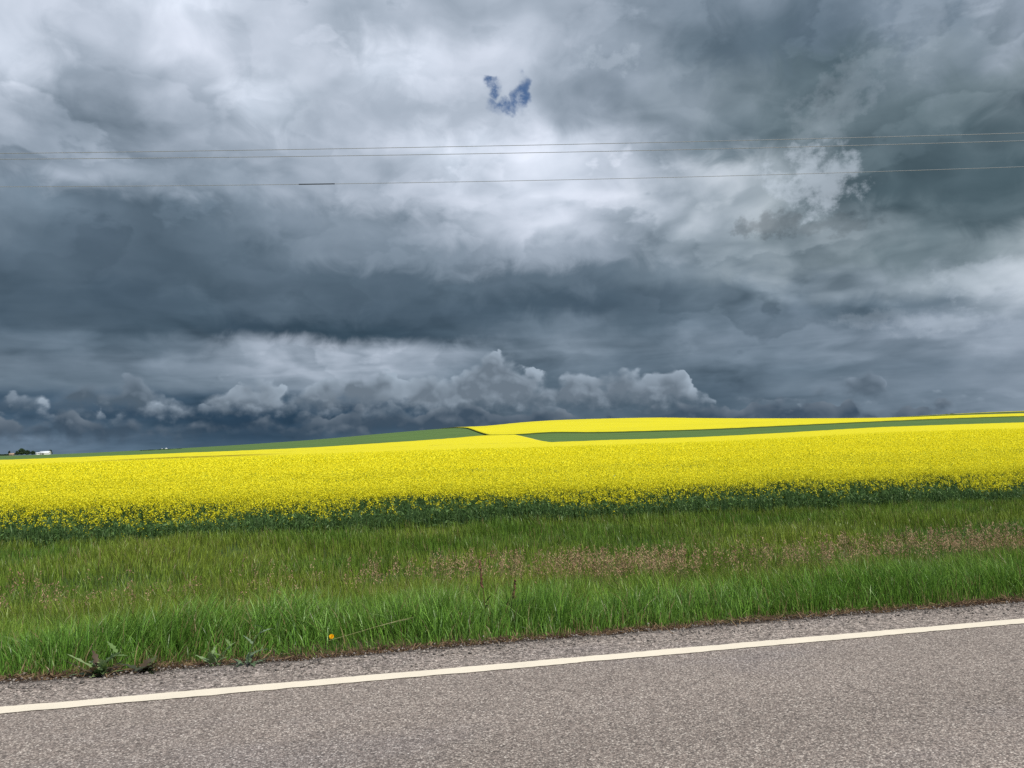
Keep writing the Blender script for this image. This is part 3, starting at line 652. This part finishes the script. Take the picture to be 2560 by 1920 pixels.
def turf(y0, y1, dens, hmin, hmax, w, fresh, pale, seed, lay=1.0):
    global goff
    x, y = scatter(y0, y1, dens, 3.5)
    e = y - edge_line(x)
    ok = e > 0; x, y, e = x[ok], y[ok], e[ok]
    tuft = vnoise(x, y, 3.2, seed)*0.6 + vnoise(x, y, 0.9, seed+1)*0.4
    ok = rng.random(len(x)) < 0.12 + 1.3*tuft; x, y, e, tuft = x[ok], y[ok], e[ok], tuft[ok]
    n = len(x)
    h = rng.uniform(hmin, hmax, n)*(0.42 + 1.1*tuft)
    h *= np.clip(0.24 + e/0.6, 0, 1)
    wn = vnoise(x, y, 0.7, seed+2)*2*math.pi*0.9 - 0.6
    lean = np.stack([np.cos(wn), np.sin(wn)*0.6], -1) + rng.normal(0, 1.3, (n, 2))
    lean[:, 1] -= 0.25
    lean /= np.maximum(np.linalg.norm(lean, axis=1, keepdims=True), 1e-6)
    bend = lay*np.clip(rng.gamma(2.2, 0.17, n) + 0.22*vnoise(x, y, 0.5, seed+3), 0, 1.3)
    patch = np.clip(vnoise(x, y, 0.45, seed+4)*1.3 - 0.15 + rng.normal(0, 0.16, n), 0, 1)[:, None]
    c = np.array([fresh])*(1-patch) + np.array([pale])*patch
    c = c*np.where(rng.random(n) < 0.16, 1.7, rng.uniform(0.5, 1.25, n))[:, None]
    dead = rng.random(n) < 0.05 + 0.35*np.clip(1 - e/0.25, 0, 1)
    c[dead] = np.array([0.30, 0.235, 0.11])*rng.uniform(0.6, 1.15, dead.sum())[:, None]
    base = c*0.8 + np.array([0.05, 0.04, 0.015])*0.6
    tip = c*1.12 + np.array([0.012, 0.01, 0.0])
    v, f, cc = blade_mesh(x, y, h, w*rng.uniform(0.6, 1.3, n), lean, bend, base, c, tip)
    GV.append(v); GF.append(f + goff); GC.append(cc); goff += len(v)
#      y0    y1    dens  hmin  hmax  width   fresh                   pale
turf(5.55, 6.9, 3000, 0.18, 0.40, 0.0062, (0.100, 0.225, 0.030), (0.200, 0.340, 0.050), 71, 0.72)
turf(6.9, 9.5, 1800, 0.20, 0.40, 0.0066, (0.108, 0.222, 0.028), (0.222, 0.330, 0.044), 76, 0.6)
turf(9.5, 14., 900, 0.20, 0.38, 0.0085, (0.096, 0.185, 0.024), (0.205, 0.265, 0.034), 81, 0.55)
turf(14., 22.4, 460, 0.20, 0.38, 0.012, (0.092, 0.182, 0.022), (0.190, 0.255, 0.032), 86, 0.45)
tag(link('grass', np_mesh('grass', np.concatenate(GV), [np.concatenate(GF)], M_BLADE, None, np.concatenate(GC))), 'rough green grass covering the verge between the road and the canola', 'grass', None, 'stuff')

# flowering brome: a rusty pink band of seed heads halfway down the bank
def flowering():
    xa, ya = scatter(6.6, 12.5, 190, 1.0)
    cy = 9.4 - 0.055*xa + 0.9*(vnoise(xa, 0*xa, 0.30, 91) - 0.5)
    band = np.exp(-((ya - cy)/0.62)**2)
    clump = np.clip(2.6*vnoise(xa, ya, 1.1, 92)*vnoise(xa, ya, 0.42, 93) + 0.10, 0, 1)
    along = np.clip((xa + 0.2)/4.5, 0.035, 0.8)*clump
    ok = rng.random(len(xa)) < band*along*1.1 + 0.012
    x, y = xa[ok], ya[ok]; n = len(x)
    h = rng.uniform(0.48, 0.78, n); z = H(x, y)
    lean = np.stack([rng.normal(0.12, 0.12, n), rng.normal(0, 0.1, n)], -1)
    tip = np.stack([x + lean[:, 0]*h, y + lean[:, 1]*h, z + h], -1); base = np.stack([x, y, z], -1)
    d = rng.uniform(0, math.pi, n); wx = np.stack([np.cos(d), np.sin(d), 0*d], -1)*0.0016
    sv = np.stack([base - wx, base + wx, tip + wx*0.6, tip - wx*0.6], 1).reshape(-1, 3)
    sc = np.repeat(np.array([[0.20, 0.17, 0.08]]), len(sv), 0)
    k = 20
    u = rng.random((n, k))
    ctr = tip[:, None, :] + (base - tip)[:, None, :]*(u*0.26)[..., None]
    sp = rng.normal(0, 1, (n, k, 3))*np.array([0.024, 0.024, 0.012])*(0.35 + u*0.9)[..., None]
    ctr = (ctr + sp).reshape(-1, 3)
    a = rand_dirs(len(ctr)); a[:, 2] = a[:, 2]*0.6 + 0.8; a /= np.linalg.norm(a, axis=1, keepdims=True); b = perp(a)
    s = rng.uniform(0.6, 1.3, len(ctr))[:, None]
    qv, qf = quads_from(ctr, a*0.0095*s, b*0.0030*s)
    t = np.repeat(rng.random(n), k)[:, None]
    qc = np.array([[0.31, 0.175, 0.115]])*(1-t) + np.array([[0.50, 0.37, 0.22]])*t
    qc = qc*rng.uniform(0.8, 1.2, len(qc))[:, None]
    V = np.concatenate([sv, qv]); Fq = np.concatenate([np.arange(len(sv)).reshape(-1, 4), qf + len(sv)])
    C = np.concatenate([sc, np.repeat(qc, 4, 0)])
    tag(link('flowering_grass', np_mesh('flowering_grass', V, [Fq], M_HEAD, None, C)), 'rusty pink flowering grass heads standing in a band along the verge', 'grass', None, 'stuff')
flowering()

# loose chippings and dead thatch along the broken edge of the seal
def gravel():
    n = 8000
    x = rng.uniform(-5.5, 11.5, n); y = road_edge(x) + rng.normal(-0.10, 0.13, n)
    r = rng.gamma(3.0, 0.0016, n) + 0.002
    base = np.array([[1, 0, 0], [0, 1, 0], [-1, 0, 0], [0, -1, 0], [0, 0, 1], [0, 0, -0.6]], float)
    rot = rng.uniform(0, 2*math.pi, n); c, s = np.cos(rot), np.sin(rot)
    B = base[None]*rng.uniform(0.6, 1.25, (n, 6, 1))
    X = B[..., 0]*c[:, None] - B[..., 1]*s[:, None]; Y = B[..., 0]*s[:, None] + B[..., 1]*c[:, None]
    zz = np.where(y < road_edge(x), 0.0, -0.03)
    V = np.stack([X*r[:, None] + x[:, None], Y*r[:, None] + y[:, None], B[..., 2]*r[:, None]*0.7 + zz[:, None] + r[:, None]*0.2], -1)
    tri = np.array([[0, 1, 4], [1, 2, 4], [2, 3, 4], [3, 0, 4], [1, 0, 5], [2, 1, 5], [3, 2, 5], [0, 3, 5]])
    Fc = (np.arange(n)[:, None, None]*6 + tri[None]).reshape(-1, 3)
    t = rng.random(n)[:, None]; C = np.array([[0.09, 0.08, 0.075]])*(1-t) + np.array([[0.42, 0.38, 0.34]])*t
    tag(link('gravel', np_mesh('gravel', V.reshape(-1, 3), [Fc], M_HEAD, None, np.repeat(C, 6, 0))), 'loose stone chippings along the broken road edge', 'gravel', None, 'stuff')
    n = 12500
    x = rng.uniform(-5.5, 11.5, n); y = edge_line(x) + rng.normal(-0.03, 0.07, n)
    d = rng.uniform(0, 2*math.pi, n); L = rng.uniform(0.012, 0.05, n)
    a = np.stack([np.cos(d), np.sin(d), rng.normal(0.15, 0.3, n)], -1)*L[:, None]; b = np.stack([-np.sin(d), np.cos(d), rng.normal(0, 0.4, n)], -1)*0.0022
    ctr = np.stack([x, y, np.maximum(H(x, y), np.where(y < road_edge(x), 0.0, -0.06)) + rng.uniform(0.004, 0.03, n)], -1)
    v, f = quads_from(ctr, a, b)
    t = rng.random(n)[:, None]; C = np.array([[0.055, 0.030, 0.022]])*(1-t**2) + np.array([[0.30, 0.21, 0.12]])*t**2
    tag(link('dead_grass', np_mesh('dead_grass', v, [f], M_HEAD, None, np.repeat(C, 4, 0))), 'brown dead grass litter along the road edge', 'dead grass', None, 'stuff')
gravel()

# ------------------------------------------------------------------ single plants at the road edge
def strip_leaf(length, width, rise, droop, az, lobes, seed, fold=0.25):
    r = random.Random(seed); n = 9
    ca, sa = math.cos(az), math.sin(az); V = []
    for i in range(n):
        t = i/(n-1)
        d = length*t*math.cos(rise)*(1 - 0.15*droop*t); z = length*(math.sin(rise)*t - droop*t*t*0.6)
        w = width*0.5*(math.sin(math.pi*min(1, 0.12 + 0.88*t)**0.8)*0.9 + 0.06)
        if lobes: w *= 0.50 + 0.75*(i % 2) + r.uniform(-0.12, 0.12)
        tw = r.uniform(-0.3, 0.3)*w
        for sgn in (-1, 0, 1):
            V.append((d*ca - sgn*w*sa, d*sa + sgn*w*ca, z + abs(sgn)*w*fold + sgn*tw*0.4))
    F = []
    for i in range(n-1):
        for j in range(2):
            a = i*3 + j; F.append((a, a+1, a+4, a+3))
    return np.array(V), np.array(F)
def leaf_part(parent, v, f, color, name='leaf'):
    c = np.repeat(np.array([color]), len(v), 0)*np.random.default_rng(len(v)).uniform(0.9, 1.1, (len(v), 1))
    return link(name, np_mesh(name, v, [f], M_LEAF, None, c, smooth=True), parent)
def tube(pts, r0, r1, sides=6):
    pts = [Vector(p) for p in pts]; V = []; n = len(pts)
    for i, p in enumerate(pts):
        d = (pts[min(i+1, n-1)] - pts[max(i-1, 0)]).normalized()
        u = d.orthogonal().normalized(); w = d.cross(u); r = r0 + (r1 - r0)*i/(n-1)
        for s in range(sides):
            a = 2*math.pi*s/sides; V.append(p + (u*math.cos(a) + w*math.sin(a))*r)
    F = [(i*sides + s, i*sides + (s+1) % sides, (i+1)*sides + (s+1) % sides, (i+1)*sides + s) for i in range(n-1) for s in range(sides)]
    return np.array(V), np.array(F)
def tube_part(parent, name, pts, r0, r1, color, m=None):
    v, f = tube(pts, r0, r1)
    return link(name, np_mesh(name, v, [f], m or M_LEAF, None, np.repeat(np.array([color]), len(v), 0), smooth=True), parent)
def weed(x, y, label, n, lmin, lmax, width, colors, stem_h, seed, rise=(0.1, 1.0), group='broad-leaved weeds at the road edge'):
    r = random.Random(seed)
    t = thing('weed', (x, y, -0.035), label, 'weed', group)
    for i in range(n):
        L = r.uniform(lmin, lmax); az = i*2.4 + r.uniform(-0.5, 0.5)
        v, f = strip_leaf(L, width*r.uniform(0.7, 1.2), r.uniform(*rise), r.uniform(0.15, 0.7), az, True, seed*100 + i)
        v[:, 2] += 0.01 + 0.012*(i % 4); v[:, 0] += r.uniform(-0.03, 0.03)
        leaf_part(t, v, f, r.choice(colors))
    if stem_h:
        p = [(0, 0, 0), (0.015, 0, stem_h*0.4), (0.05, -0.01, stem_h*0.75), (0.10, -0.01, stem_h)]
        tube_part(t, 'stem', p, 0.005, 0.003, (0.08, 0.13, 0.05))
        for i, fr in enumerate((0.35, 0.6, 0.85, 1.0)):
            v, f = strip_leaf(r.uniform(0.08, 0.14), width*0.8, r.uniform(0.2, 0.9), 0.3, r.uniform(-0.7, 0.7) + (math.pi if i % 2 else 0), True, seed*77 + i)
            v += np.array([0.10*fr*fr, 0, stem_h*fr]); leaf_part(t, v, f, r.choice(colors))
    return t
GREENS = [(0.14, 0.23, 0.07), (0.24, 0.33, 0.14), (0.08, 0.13, 0.05)]
weed(-1.47, 5.50, 'sprawling dark weed with browning leaves, leftmost and largest at the road edge', 34, 0.10, 0.28, 0.046, GREENS + [(0.08, 0.055, 0.035), (0.13, 0.09, 0.05)], 0.16, 3, (0.1, 1.15))
weed(-1.20, 5.52, 'low dark weed hugging the right side of the largest brown weed', 14, 0.12, 0.26, 0.05, [(0.05, 0.06, 0.03), (0.08, 0.10, 0.04), (0.07, 0.05, 0.03)], 0, 4, (0.0, 0.7))
weed(-0.78, 5.53, 'small upright weed with pale green jagged leaves between the other roadside weeds', 10, 0.11, 0.19, 0.04, [(0.22, 0.31, 0.14), (0.15, 0.23, 0.08)], 0.14, 5, (0.5, 1.3))
weed(-0.57, 5.47, 'tall stemmed weed leaning right with grey green lobed leaves at the road edge', 12, 0.09, 0.17, 0.036, [(0.17, 0.24, 0.14), (0.10, 0.16, 0.08)], 0.26, 6, (0.2, 0.9))

def flower():
    t = thing('wild_flower', (-0.03, 5.74, -0.05), 'single orange yellow flower standing in the grass at the road edge', 'flower')
    tube_part(t, 'stem', [(0, 0, 0), (0.006, 0, 0.06), (0, 0, 0.115)], 0.0028, 0.002, (0.07, 0.14, 0.04))
    V, F = [], []
    for ring, (n, rad, up) in enumerate(((13, 0.017, 0.010), (9, 0.012, 0.015))):
        for i in range(n):
            a = 2*math.pi*i/n + ring*0.2; c, s = math.cos(a), math.sin(a); w = 0.0042; b = len(V)
            V += [(0.003*c - w*0.4*s, 0.003*s + w*0.4*c, 0.115), (0.003*c + w*0.4*s, 0.003*s - w*0.4*c, 0.115), (rad*c + w*s, rad*s - w*c, 0.115 + up), (rad*c - w*s, rad*s + w*c, 0.115 + up)]
            F.append((b, b+1, b+2, b+3))
    V = np.array(V); th = R(-55)
    Q = V - np.array([0, 0, 0.115]); y2 = Q[:, 1]*math.cos(-th) - Q[:, 2]*math.sin(-th); z2 = Q[:, 1]*math.sin(-th) + Q[:, 2]*math.cos(-th)
    V = np.stack([Q[:, 0], y2, z2 + 0.118], -1)
    link('petals', np_mesh('petals', V, [np.array(F)], M_PETAL, None, np.repeat(np.array([[0.88, 0.52, 0.012]]), len(V), 0)), t)
    for i in range(4):
        v, f = strip_leaf(0.10, 0.02, 0.3, 0.3, i*1.6, True, 40 + i); leaf_part(t, v, f, (0.07, 0.13, 0.04))
flower()
def straw():
    t = thing('dry_stalk', (-0.05, 5.80, -0.03), 'long pale dry grass stalk leaning right across the green grass', 'grass stalk')
    p = [(0, 0, 0.06), (0.18, -0.03, 0.105), (0.36, -0.05, 0.150), (0.50, -0.06, 0.180), (0.60, -0.06, 0.195)]
    tube_part(t, 'stem', p, 0.0022, 0.0014, (0.30, 0.31, 0.13))
    v, f = strip_leaf(0.26, 0.009, 0.22, 0.1, -0.05, False, 9); v += np.array([0.36, -0.06, 0.15]); leaf_part(t, v, f, (0.42, 0.38, 0.22), 'blade')
straw()
def dock(x, y, h, label, seed, reps=1):
    r = random.Random(seed)
    t = thing('dock_plant', (x, y, float(H(x, y))), label, 'weed', 'reddish brown docks in the verge')
    ln = r.uniform(-0.06, 0.06)
    tube_part(t, 'stem', [(0, 0, 0), (ln*0.3, 0, h*0.5), (ln, 0, h)], 0.004, 0.002, (0.11, 0.055, 0.04))
    pts = [(ln*(0.62 + 0.38*u) + r.gauss(0, 0.004), r.gauss(0, 0.004), h*(0.62 + 0.40*u)) for u in np.linspace(0, 1, 14)]
    v, f = tube(pts, 0.010, 0.004, 7)
    v += np.array([[r.gauss(0, 0.004), r.gauss(0, 0.004), r.gauss(0, 0.003)] for _ in range(len(v))])
    link('seed_head', np_mesh('seed_head', v, [f], M_HEAD, None, np.repeat(np.array([[0.19, 0.10, 0.065]]), len(v), 0)), t)
    for i in range(5):
        v, f = strip_leaf(r.uniform(0.12, 0.22), 0.03, r.uniform(0.3, 1.0), 0.4, i*1.3 + r.random(), False, seed*9 + i); v[:, 2] += 0.05 + 0.04*i
        leaf_part(t, v, f, (0.07, 0.11, 0.04))
dock(1.24, 6.55, 0.56, 'tall reddish brown dock rising in front of the middle of the pink grass band', 1)
dock(1.42, 6.42, 0.40, 'shorter reddish brown dock just right of the tall one in the verge', 2)

# ------------------------------------------------------------------ overhead wires
m, k = mat('aluminium_wire'); finish(k, (0.30, 0.31, 0.32), 0.6, metal=0.1); M_WIRE = m
m, k = mat('splice_steel'); finish(k, (0.035, 0.038, 0.042), 0.6, metal=0.2); M_SPLICE = m
CF = Vector((math.sin(R(13)), math.cos(R(13)), 0)); CR = Vector((math.cos(R(13)), -math.sin(R(13)), 0))
def wire(z0, zc, s0, label, rad):
    """span crossing the field 22 m away; height = z0 + zc (s - s0)^2 along the span"""
    pts = []
    for i in range(121):
        s = -60 + i; p = CF*22 + CR*s; pts.append((p.x, p.y, z0 + zc*(s - s0)**2))
    v, f = tube(pts, rad, rad, 6)
    o = link('power_line', np_mesh('power_line', v, [f], M_WIRE, smooth=True))
    return tag(o, label, 'power line', 'overhead power lines')
wire(10.175, 0.00030, 3.0, 'topmost of the three overhead power lines', 0.0078)
wire(9.940, 0.00042, 4.5, 'middle overhead power line, close below the topmost one', 0.0078)
w3 = wire(9.110, 0.00055, 2.0, 'lowest overhead power line, carrying a dark splice sleeve', 0.0068)
sp = []
for i in range(8):
    s = -6.12 + 1.05*i/7; p = CF*22 + CR*s; sp.append((p.x, p.y, 9.110 + 0.00055*(s - 2.0)**2))
v, f = tube(sp, 0.016, 0.016, 8)
link('splice_sleeve', np_mesh('splice_sleeve', v, [f], M_SPLICE, smooth=True), w3)

# ------------------------------------------------------------------ farmstead on the left skyline
M_BARK = simple('bark', (0.10, 0.075, 0.055), 0.9, 0.2, 3.0)
M_TIN = simple('white_tin', (0.66, 0.70, 0.73), 0.5, 0.06, 0.5)
M_WHITE = simple('white_boards', (0.74, 0.73, 0.68), 0.7, 0.06, 0.5)
M_TAN = simple('tan_shingle', (0.36, 0.26, 0.19), 0.9, 0.15, 1.0)
M_DARK = simple('door_dark', (0.05, 0.05, 0.055), 0.7, 0.1, 1.0)
def crown_mesh(shape_pts, n, leaf, color, seed):
    """leaf clumps spread through several lobes; shape_pts: (x,y,z,rx,rz)"""
    g = np.random.default_rng(seed); V = []; 
    vol = np.array([rx*rx*rz for _, _, _, rx, rz in shape_pts]); cnt = np.maximum((n*vol/vol.sum()).astype(int), 20)
    cs = []
    for (x, y, z, rx, rz), c in zip(shape_pts, cnt):
        d = g.normal(size=(c, 3)); d /= np.linalg.norm(d, axis=1, keepdims=True)
        rad = g.uniform(0.55, 1.05, c)**0.6
        cs.append(np.stack([x + d[:, 0]*rx*rad, y + d[:, 1]*rx*rad, z + d[:, 2]*rz*rad], -1))
    c = np.concatenate(cs); c = c[c[:, 2] > 0.2]
    a = g.normal(size=(len(c), 3)); a /= np.linalg.norm(a, axis=1, keepdims=True)
    b = np.cross(a, g.normal(size=(len(c), 3))); b /= np.linalg.norm(b, axis=1, keepdims=True)
    s = leaf*g.uniform(0.5, 1.3, len(c))[:, None]
    v, f = quads_from(c, a*s, b*s*0.7)
    t = g.random(len(c))[:, None]; col = np.array([color])*(0.7 + 0.6*t)
    return v, f, np.repeat(col, 4, 0)
def tree(x, label, h, w, lobes, color, seed, name='tree', group='trees round the distant farmstead', y=1205.0):
    z = float(H(x, y))
    t = thing(name, (x, y, z), label, 'tree', group)
    tv, tf = tube([(0, 0, -0.3), (0.1, 0, h*0.25), (0.0, 0.1, h*0.6)], h*0.03, h*0.012)
    tr = [tv]; fr = [tf]; off = len(tv)
    for i in range(4):
        a = i*1.7; v2, f2 = tube([(0.08, 0, h*0.25), (math.cos(a)*w*0.18, math.sin(a)*w*0.18, h*0.5), (math.cos(a)*w*0.3, math.sin(a)*w*0.3, h*0.66)], h*0.014, h*0.006)
        tr.append(v2); fr.append(f2 + off); off += len(v2)
    link('trunk', np_mesh('trunk', np.concatenate(tr), [np.concatenate(fr)], M_BARK), t)
    r = random.Random(seed); pts = []
    for i in range(lobes):
        a = r.uniform(0, 6.28); rr = r.uniform(0, 0.34)*w; zz = h*r.uniform(0.32, 0.74)
        pts.append((math.cos(a)*rr, math.sin(a)*rr, zz, w*r.uniform(0.16, 0.26), h*r.uniform(0.14, 0.24)))
    pts.append((0, 0, h*0.72, w*0.26, h*0.28)); pts.append((0, 0, h*0.3, w*0.42, h*0.24))
    v, f, c = crown_mesh(pts, 2600, h*0.035, color, seed)
    link('crown', np_mesh('crown', v, [f], M_LEAF, None, c), t)
    return t
DG = (0.045, 0.085, 0.032)
tree(-427.5, 'tallest round topped tree in the middle of the distant farm grove', 9.6, 11.0, 9, DG, 1)
tree(-433.0, 'round tree on the left shoulder of the tallest farm tree', 6.2, 6.5, 7, (0.04, 0.075, 0.03), 2)
tree(-420.0, 'spreading dark tree just right of the tallest farm tree', 7.0, 8.0, 8, (0.035, 0.07, 0.026), 3)
tree(-413.0, 'lower dark tree in the farm grove, between the taller trees and the white barn', 5.8, 8.0, 8, (0.034, 0.068, 0.026), 4)
tree(-442.2, 'narrow dark conifer standing alone left of the farm grove', 6.6, 3.6, 6, (0.028, 0.055, 0.032), 5)
tree(-396.5, 'dark tree crown rising behind the white barn roof', 6.8, 7.5, 7, (0.032, 0.06, 0.03), 6, y=1222.0)
def hedge_or_shade(name, x0, x1, y, h, n, label, slope_y=0.0, cat='hedge', color=(0.035, 0.068, 0.026), group=None):
    g = np.random.default_rng(int(abs(x0))); x = g.uniform(x0, x1, n); yy = y + slope_y*(x - x0) + g.normal(0, 0.8, n)
    prof = 0.55 + 0.6*vnoise(x, 0*x, 0.35, 5)
    z = H(x, yy) + g.random(n)*h*prof
    c = np.stack([x, yy, z], -1); cc = c[0].copy()
    a = g.normal(size=(n, 3)); a /= np.linalg.norm(a, axis=1, keepdims=True); b = np.cross(a, g.normal(size=(n, 3))); b /= np.linalg.norm(b, axis=1, keepdims=True)
    v, f = quads_from(c, a*h*0.16, b*h*0.12)
    col = np.repeat(np.array([color])*g.uniform(0.7, 1.3, (n, 1)), 4, 0)
    return tag(link(name, np_mesh(name, v, [f], M_LEAF, None, col)), label, cat, group)
hedge_or_shade('hedge', -452, -434, 1196.0, 2.2, 1500, 'low dark hedge running left from the farm grove')
hedge_or_shade('hedge', -98, -78, 430.0, 0.9, 1400, 'thin dark leaf strip added as the shadow of a fold in the green field left of the small white bins')  # no real planting: leaves added to stand for a ground fold's shadow
hedge_or_shade('hedge', 905, 1030, 1112.0, 3.6, 5000, 'long dark hedge on the right skyline above the far yellow field')

def box(x0, x1, y0, y1, z0, z1):
    v = np.array([(x, y, z) for z in (z0, z1) for x, y in ((x0, y0), (x1, y0), (x1, y1), (x0, y1))], float)
    f = np.array([(0, 3, 2, 1), (4, 5, 6, 7), (0, 1, 5, 4), (1, 2, 6, 5), (2, 3, 7, 6), (3, 0, 4, 7)])
    return v, f
def building(name, x, y, L, D, wall, ridge, label, rz, wm, rm, door=None, windows=()):
    t = thing(name, (x, y, float(H(x, y)) - 0.2), label, 'building', None, rz)
    hl, hd = L/2, D/2                                       # ridge runs along x
    V = [(-hl, -hd, 0), (hl, -hd, 0), (hl, hd, 0), (-hl, hd, 0), (-hl, -hd, wall), (hl, -hd, wall), (hl, hd, wall), (-hl, hd, wall), (-hl, 0, ridge - 0.1), (hl, 0, ridge - 0.1)]
    link('wall', np_mesh('wall', np.array(V, float), [np.array([(0, 1, 5, 4), (1, 2, 6, 5), (2, 3, 7, 6), (3, 0, 4, 7)]), np.array([(4, 8, 7), (5, 6, 9)])], wm), t)
    o = 0.4; s = (ridge - wall)/hd; e = wall - s*o; P = [(-hd - o, e), (0, ridge), (hd + o, e)]
    V = [(sx*(hl + o), py, pz + dz) for dz in (0.02, 0.2) for sx in (-1, 1) for py, pz in P]
    F = [(0, 1, 4, 3), (1, 2, 5, 4), (6, 9, 10, 7), (7, 10, 11, 8), (0, 3, 9, 6), (2, 8, 11, 5), (0, 6, 7, 1), (1, 7, 8, 2), (3, 4, 10, 9), (4, 5, 11, 10)]
    link('roof', np_mesh('roof', np.array(V, float), [np.array(F)], rm), t)
    if door:
        v, f = box(door[0], door[1], -hd - 0.06, -hd + 0.02, 0.2, door[2]); link('door', np_mesh('door', v, [f], M_DARK), t)
    for (wx, wz) in windows:
        v, f = box(wx - 0.5, wx + 0.5, -hd - 0.05, -hd + 0.02, wz, wz + 0.9); link('window', np_mesh('window', v, [f], M_DARK), t)
building('barn', -397.5, 1206.0, 12.5, 9.0, 2.6, 4.9, 'long white roofed barn at the right end of the distant farm', R(-6), M_WHITE, M_TIN, (-2.0, -0.2, 2.0))
building('shed', -403.8, 1197.0, 4.6, 4.6, 2.4, 3.2, 'small white shed standing in front of the long barn', R(8), M_WHITE, M_TIN, None, ((0.9, 1.2),))
building('farmhouse', -436.0, 1196.0, 5.4, 5.0, 1.6, 3.2, 'low tan roofed house half hidden by the trees left of the farm grove', R(4), M_TAN, M_TAN, (-0.6, 0.5, 1.4))
def grain_bin(x, y, r, h, label, color):
    t = thing('grain_bin', (x, y, float(H(x, y)) - 0.2), label, 'grain bin', 'white grain bins on the left ridge')
    n = 24; V = []; F = []
    for z in (0, h):
        V += [(r*math.cos(2*math.pi*i/n), r*math.sin(2*math.pi*i/n), z) for i in range(n)]
    F = [(i, (i+1) % n, n + (i+1) % n, n + i) for i in range(n)]
    link('wall', np_mesh('wall', np.array(V), [np.array(F)], color), t)
    V = [(1.06*r*math.cos(2*math.pi*i/n), 1.06*r*math.sin(2*math.pi*i/n), h - 0.02) for i in range(n)] + [(0.15*r*math.cos(2*math.pi*i/n), 0.15*r*math.sin(2*math.pi*i/n), h + r*0.5) for i in range(n)]
    link('roof', np_mesh('roof', np.array(V), [np.array(F), np.array([list(range(n, 2*n))])], M_TIN), t)
grain_bin(-131.0, 645.0, 0.75, 0.9, 'dull white grain bin, left one of the pair on the left ridge', M_TAN)
grain_bin(-128.0, 645.0, 0.95, 1.0, 'bright white grain bin, right one of the pair on the left ridge', M_WHITE)
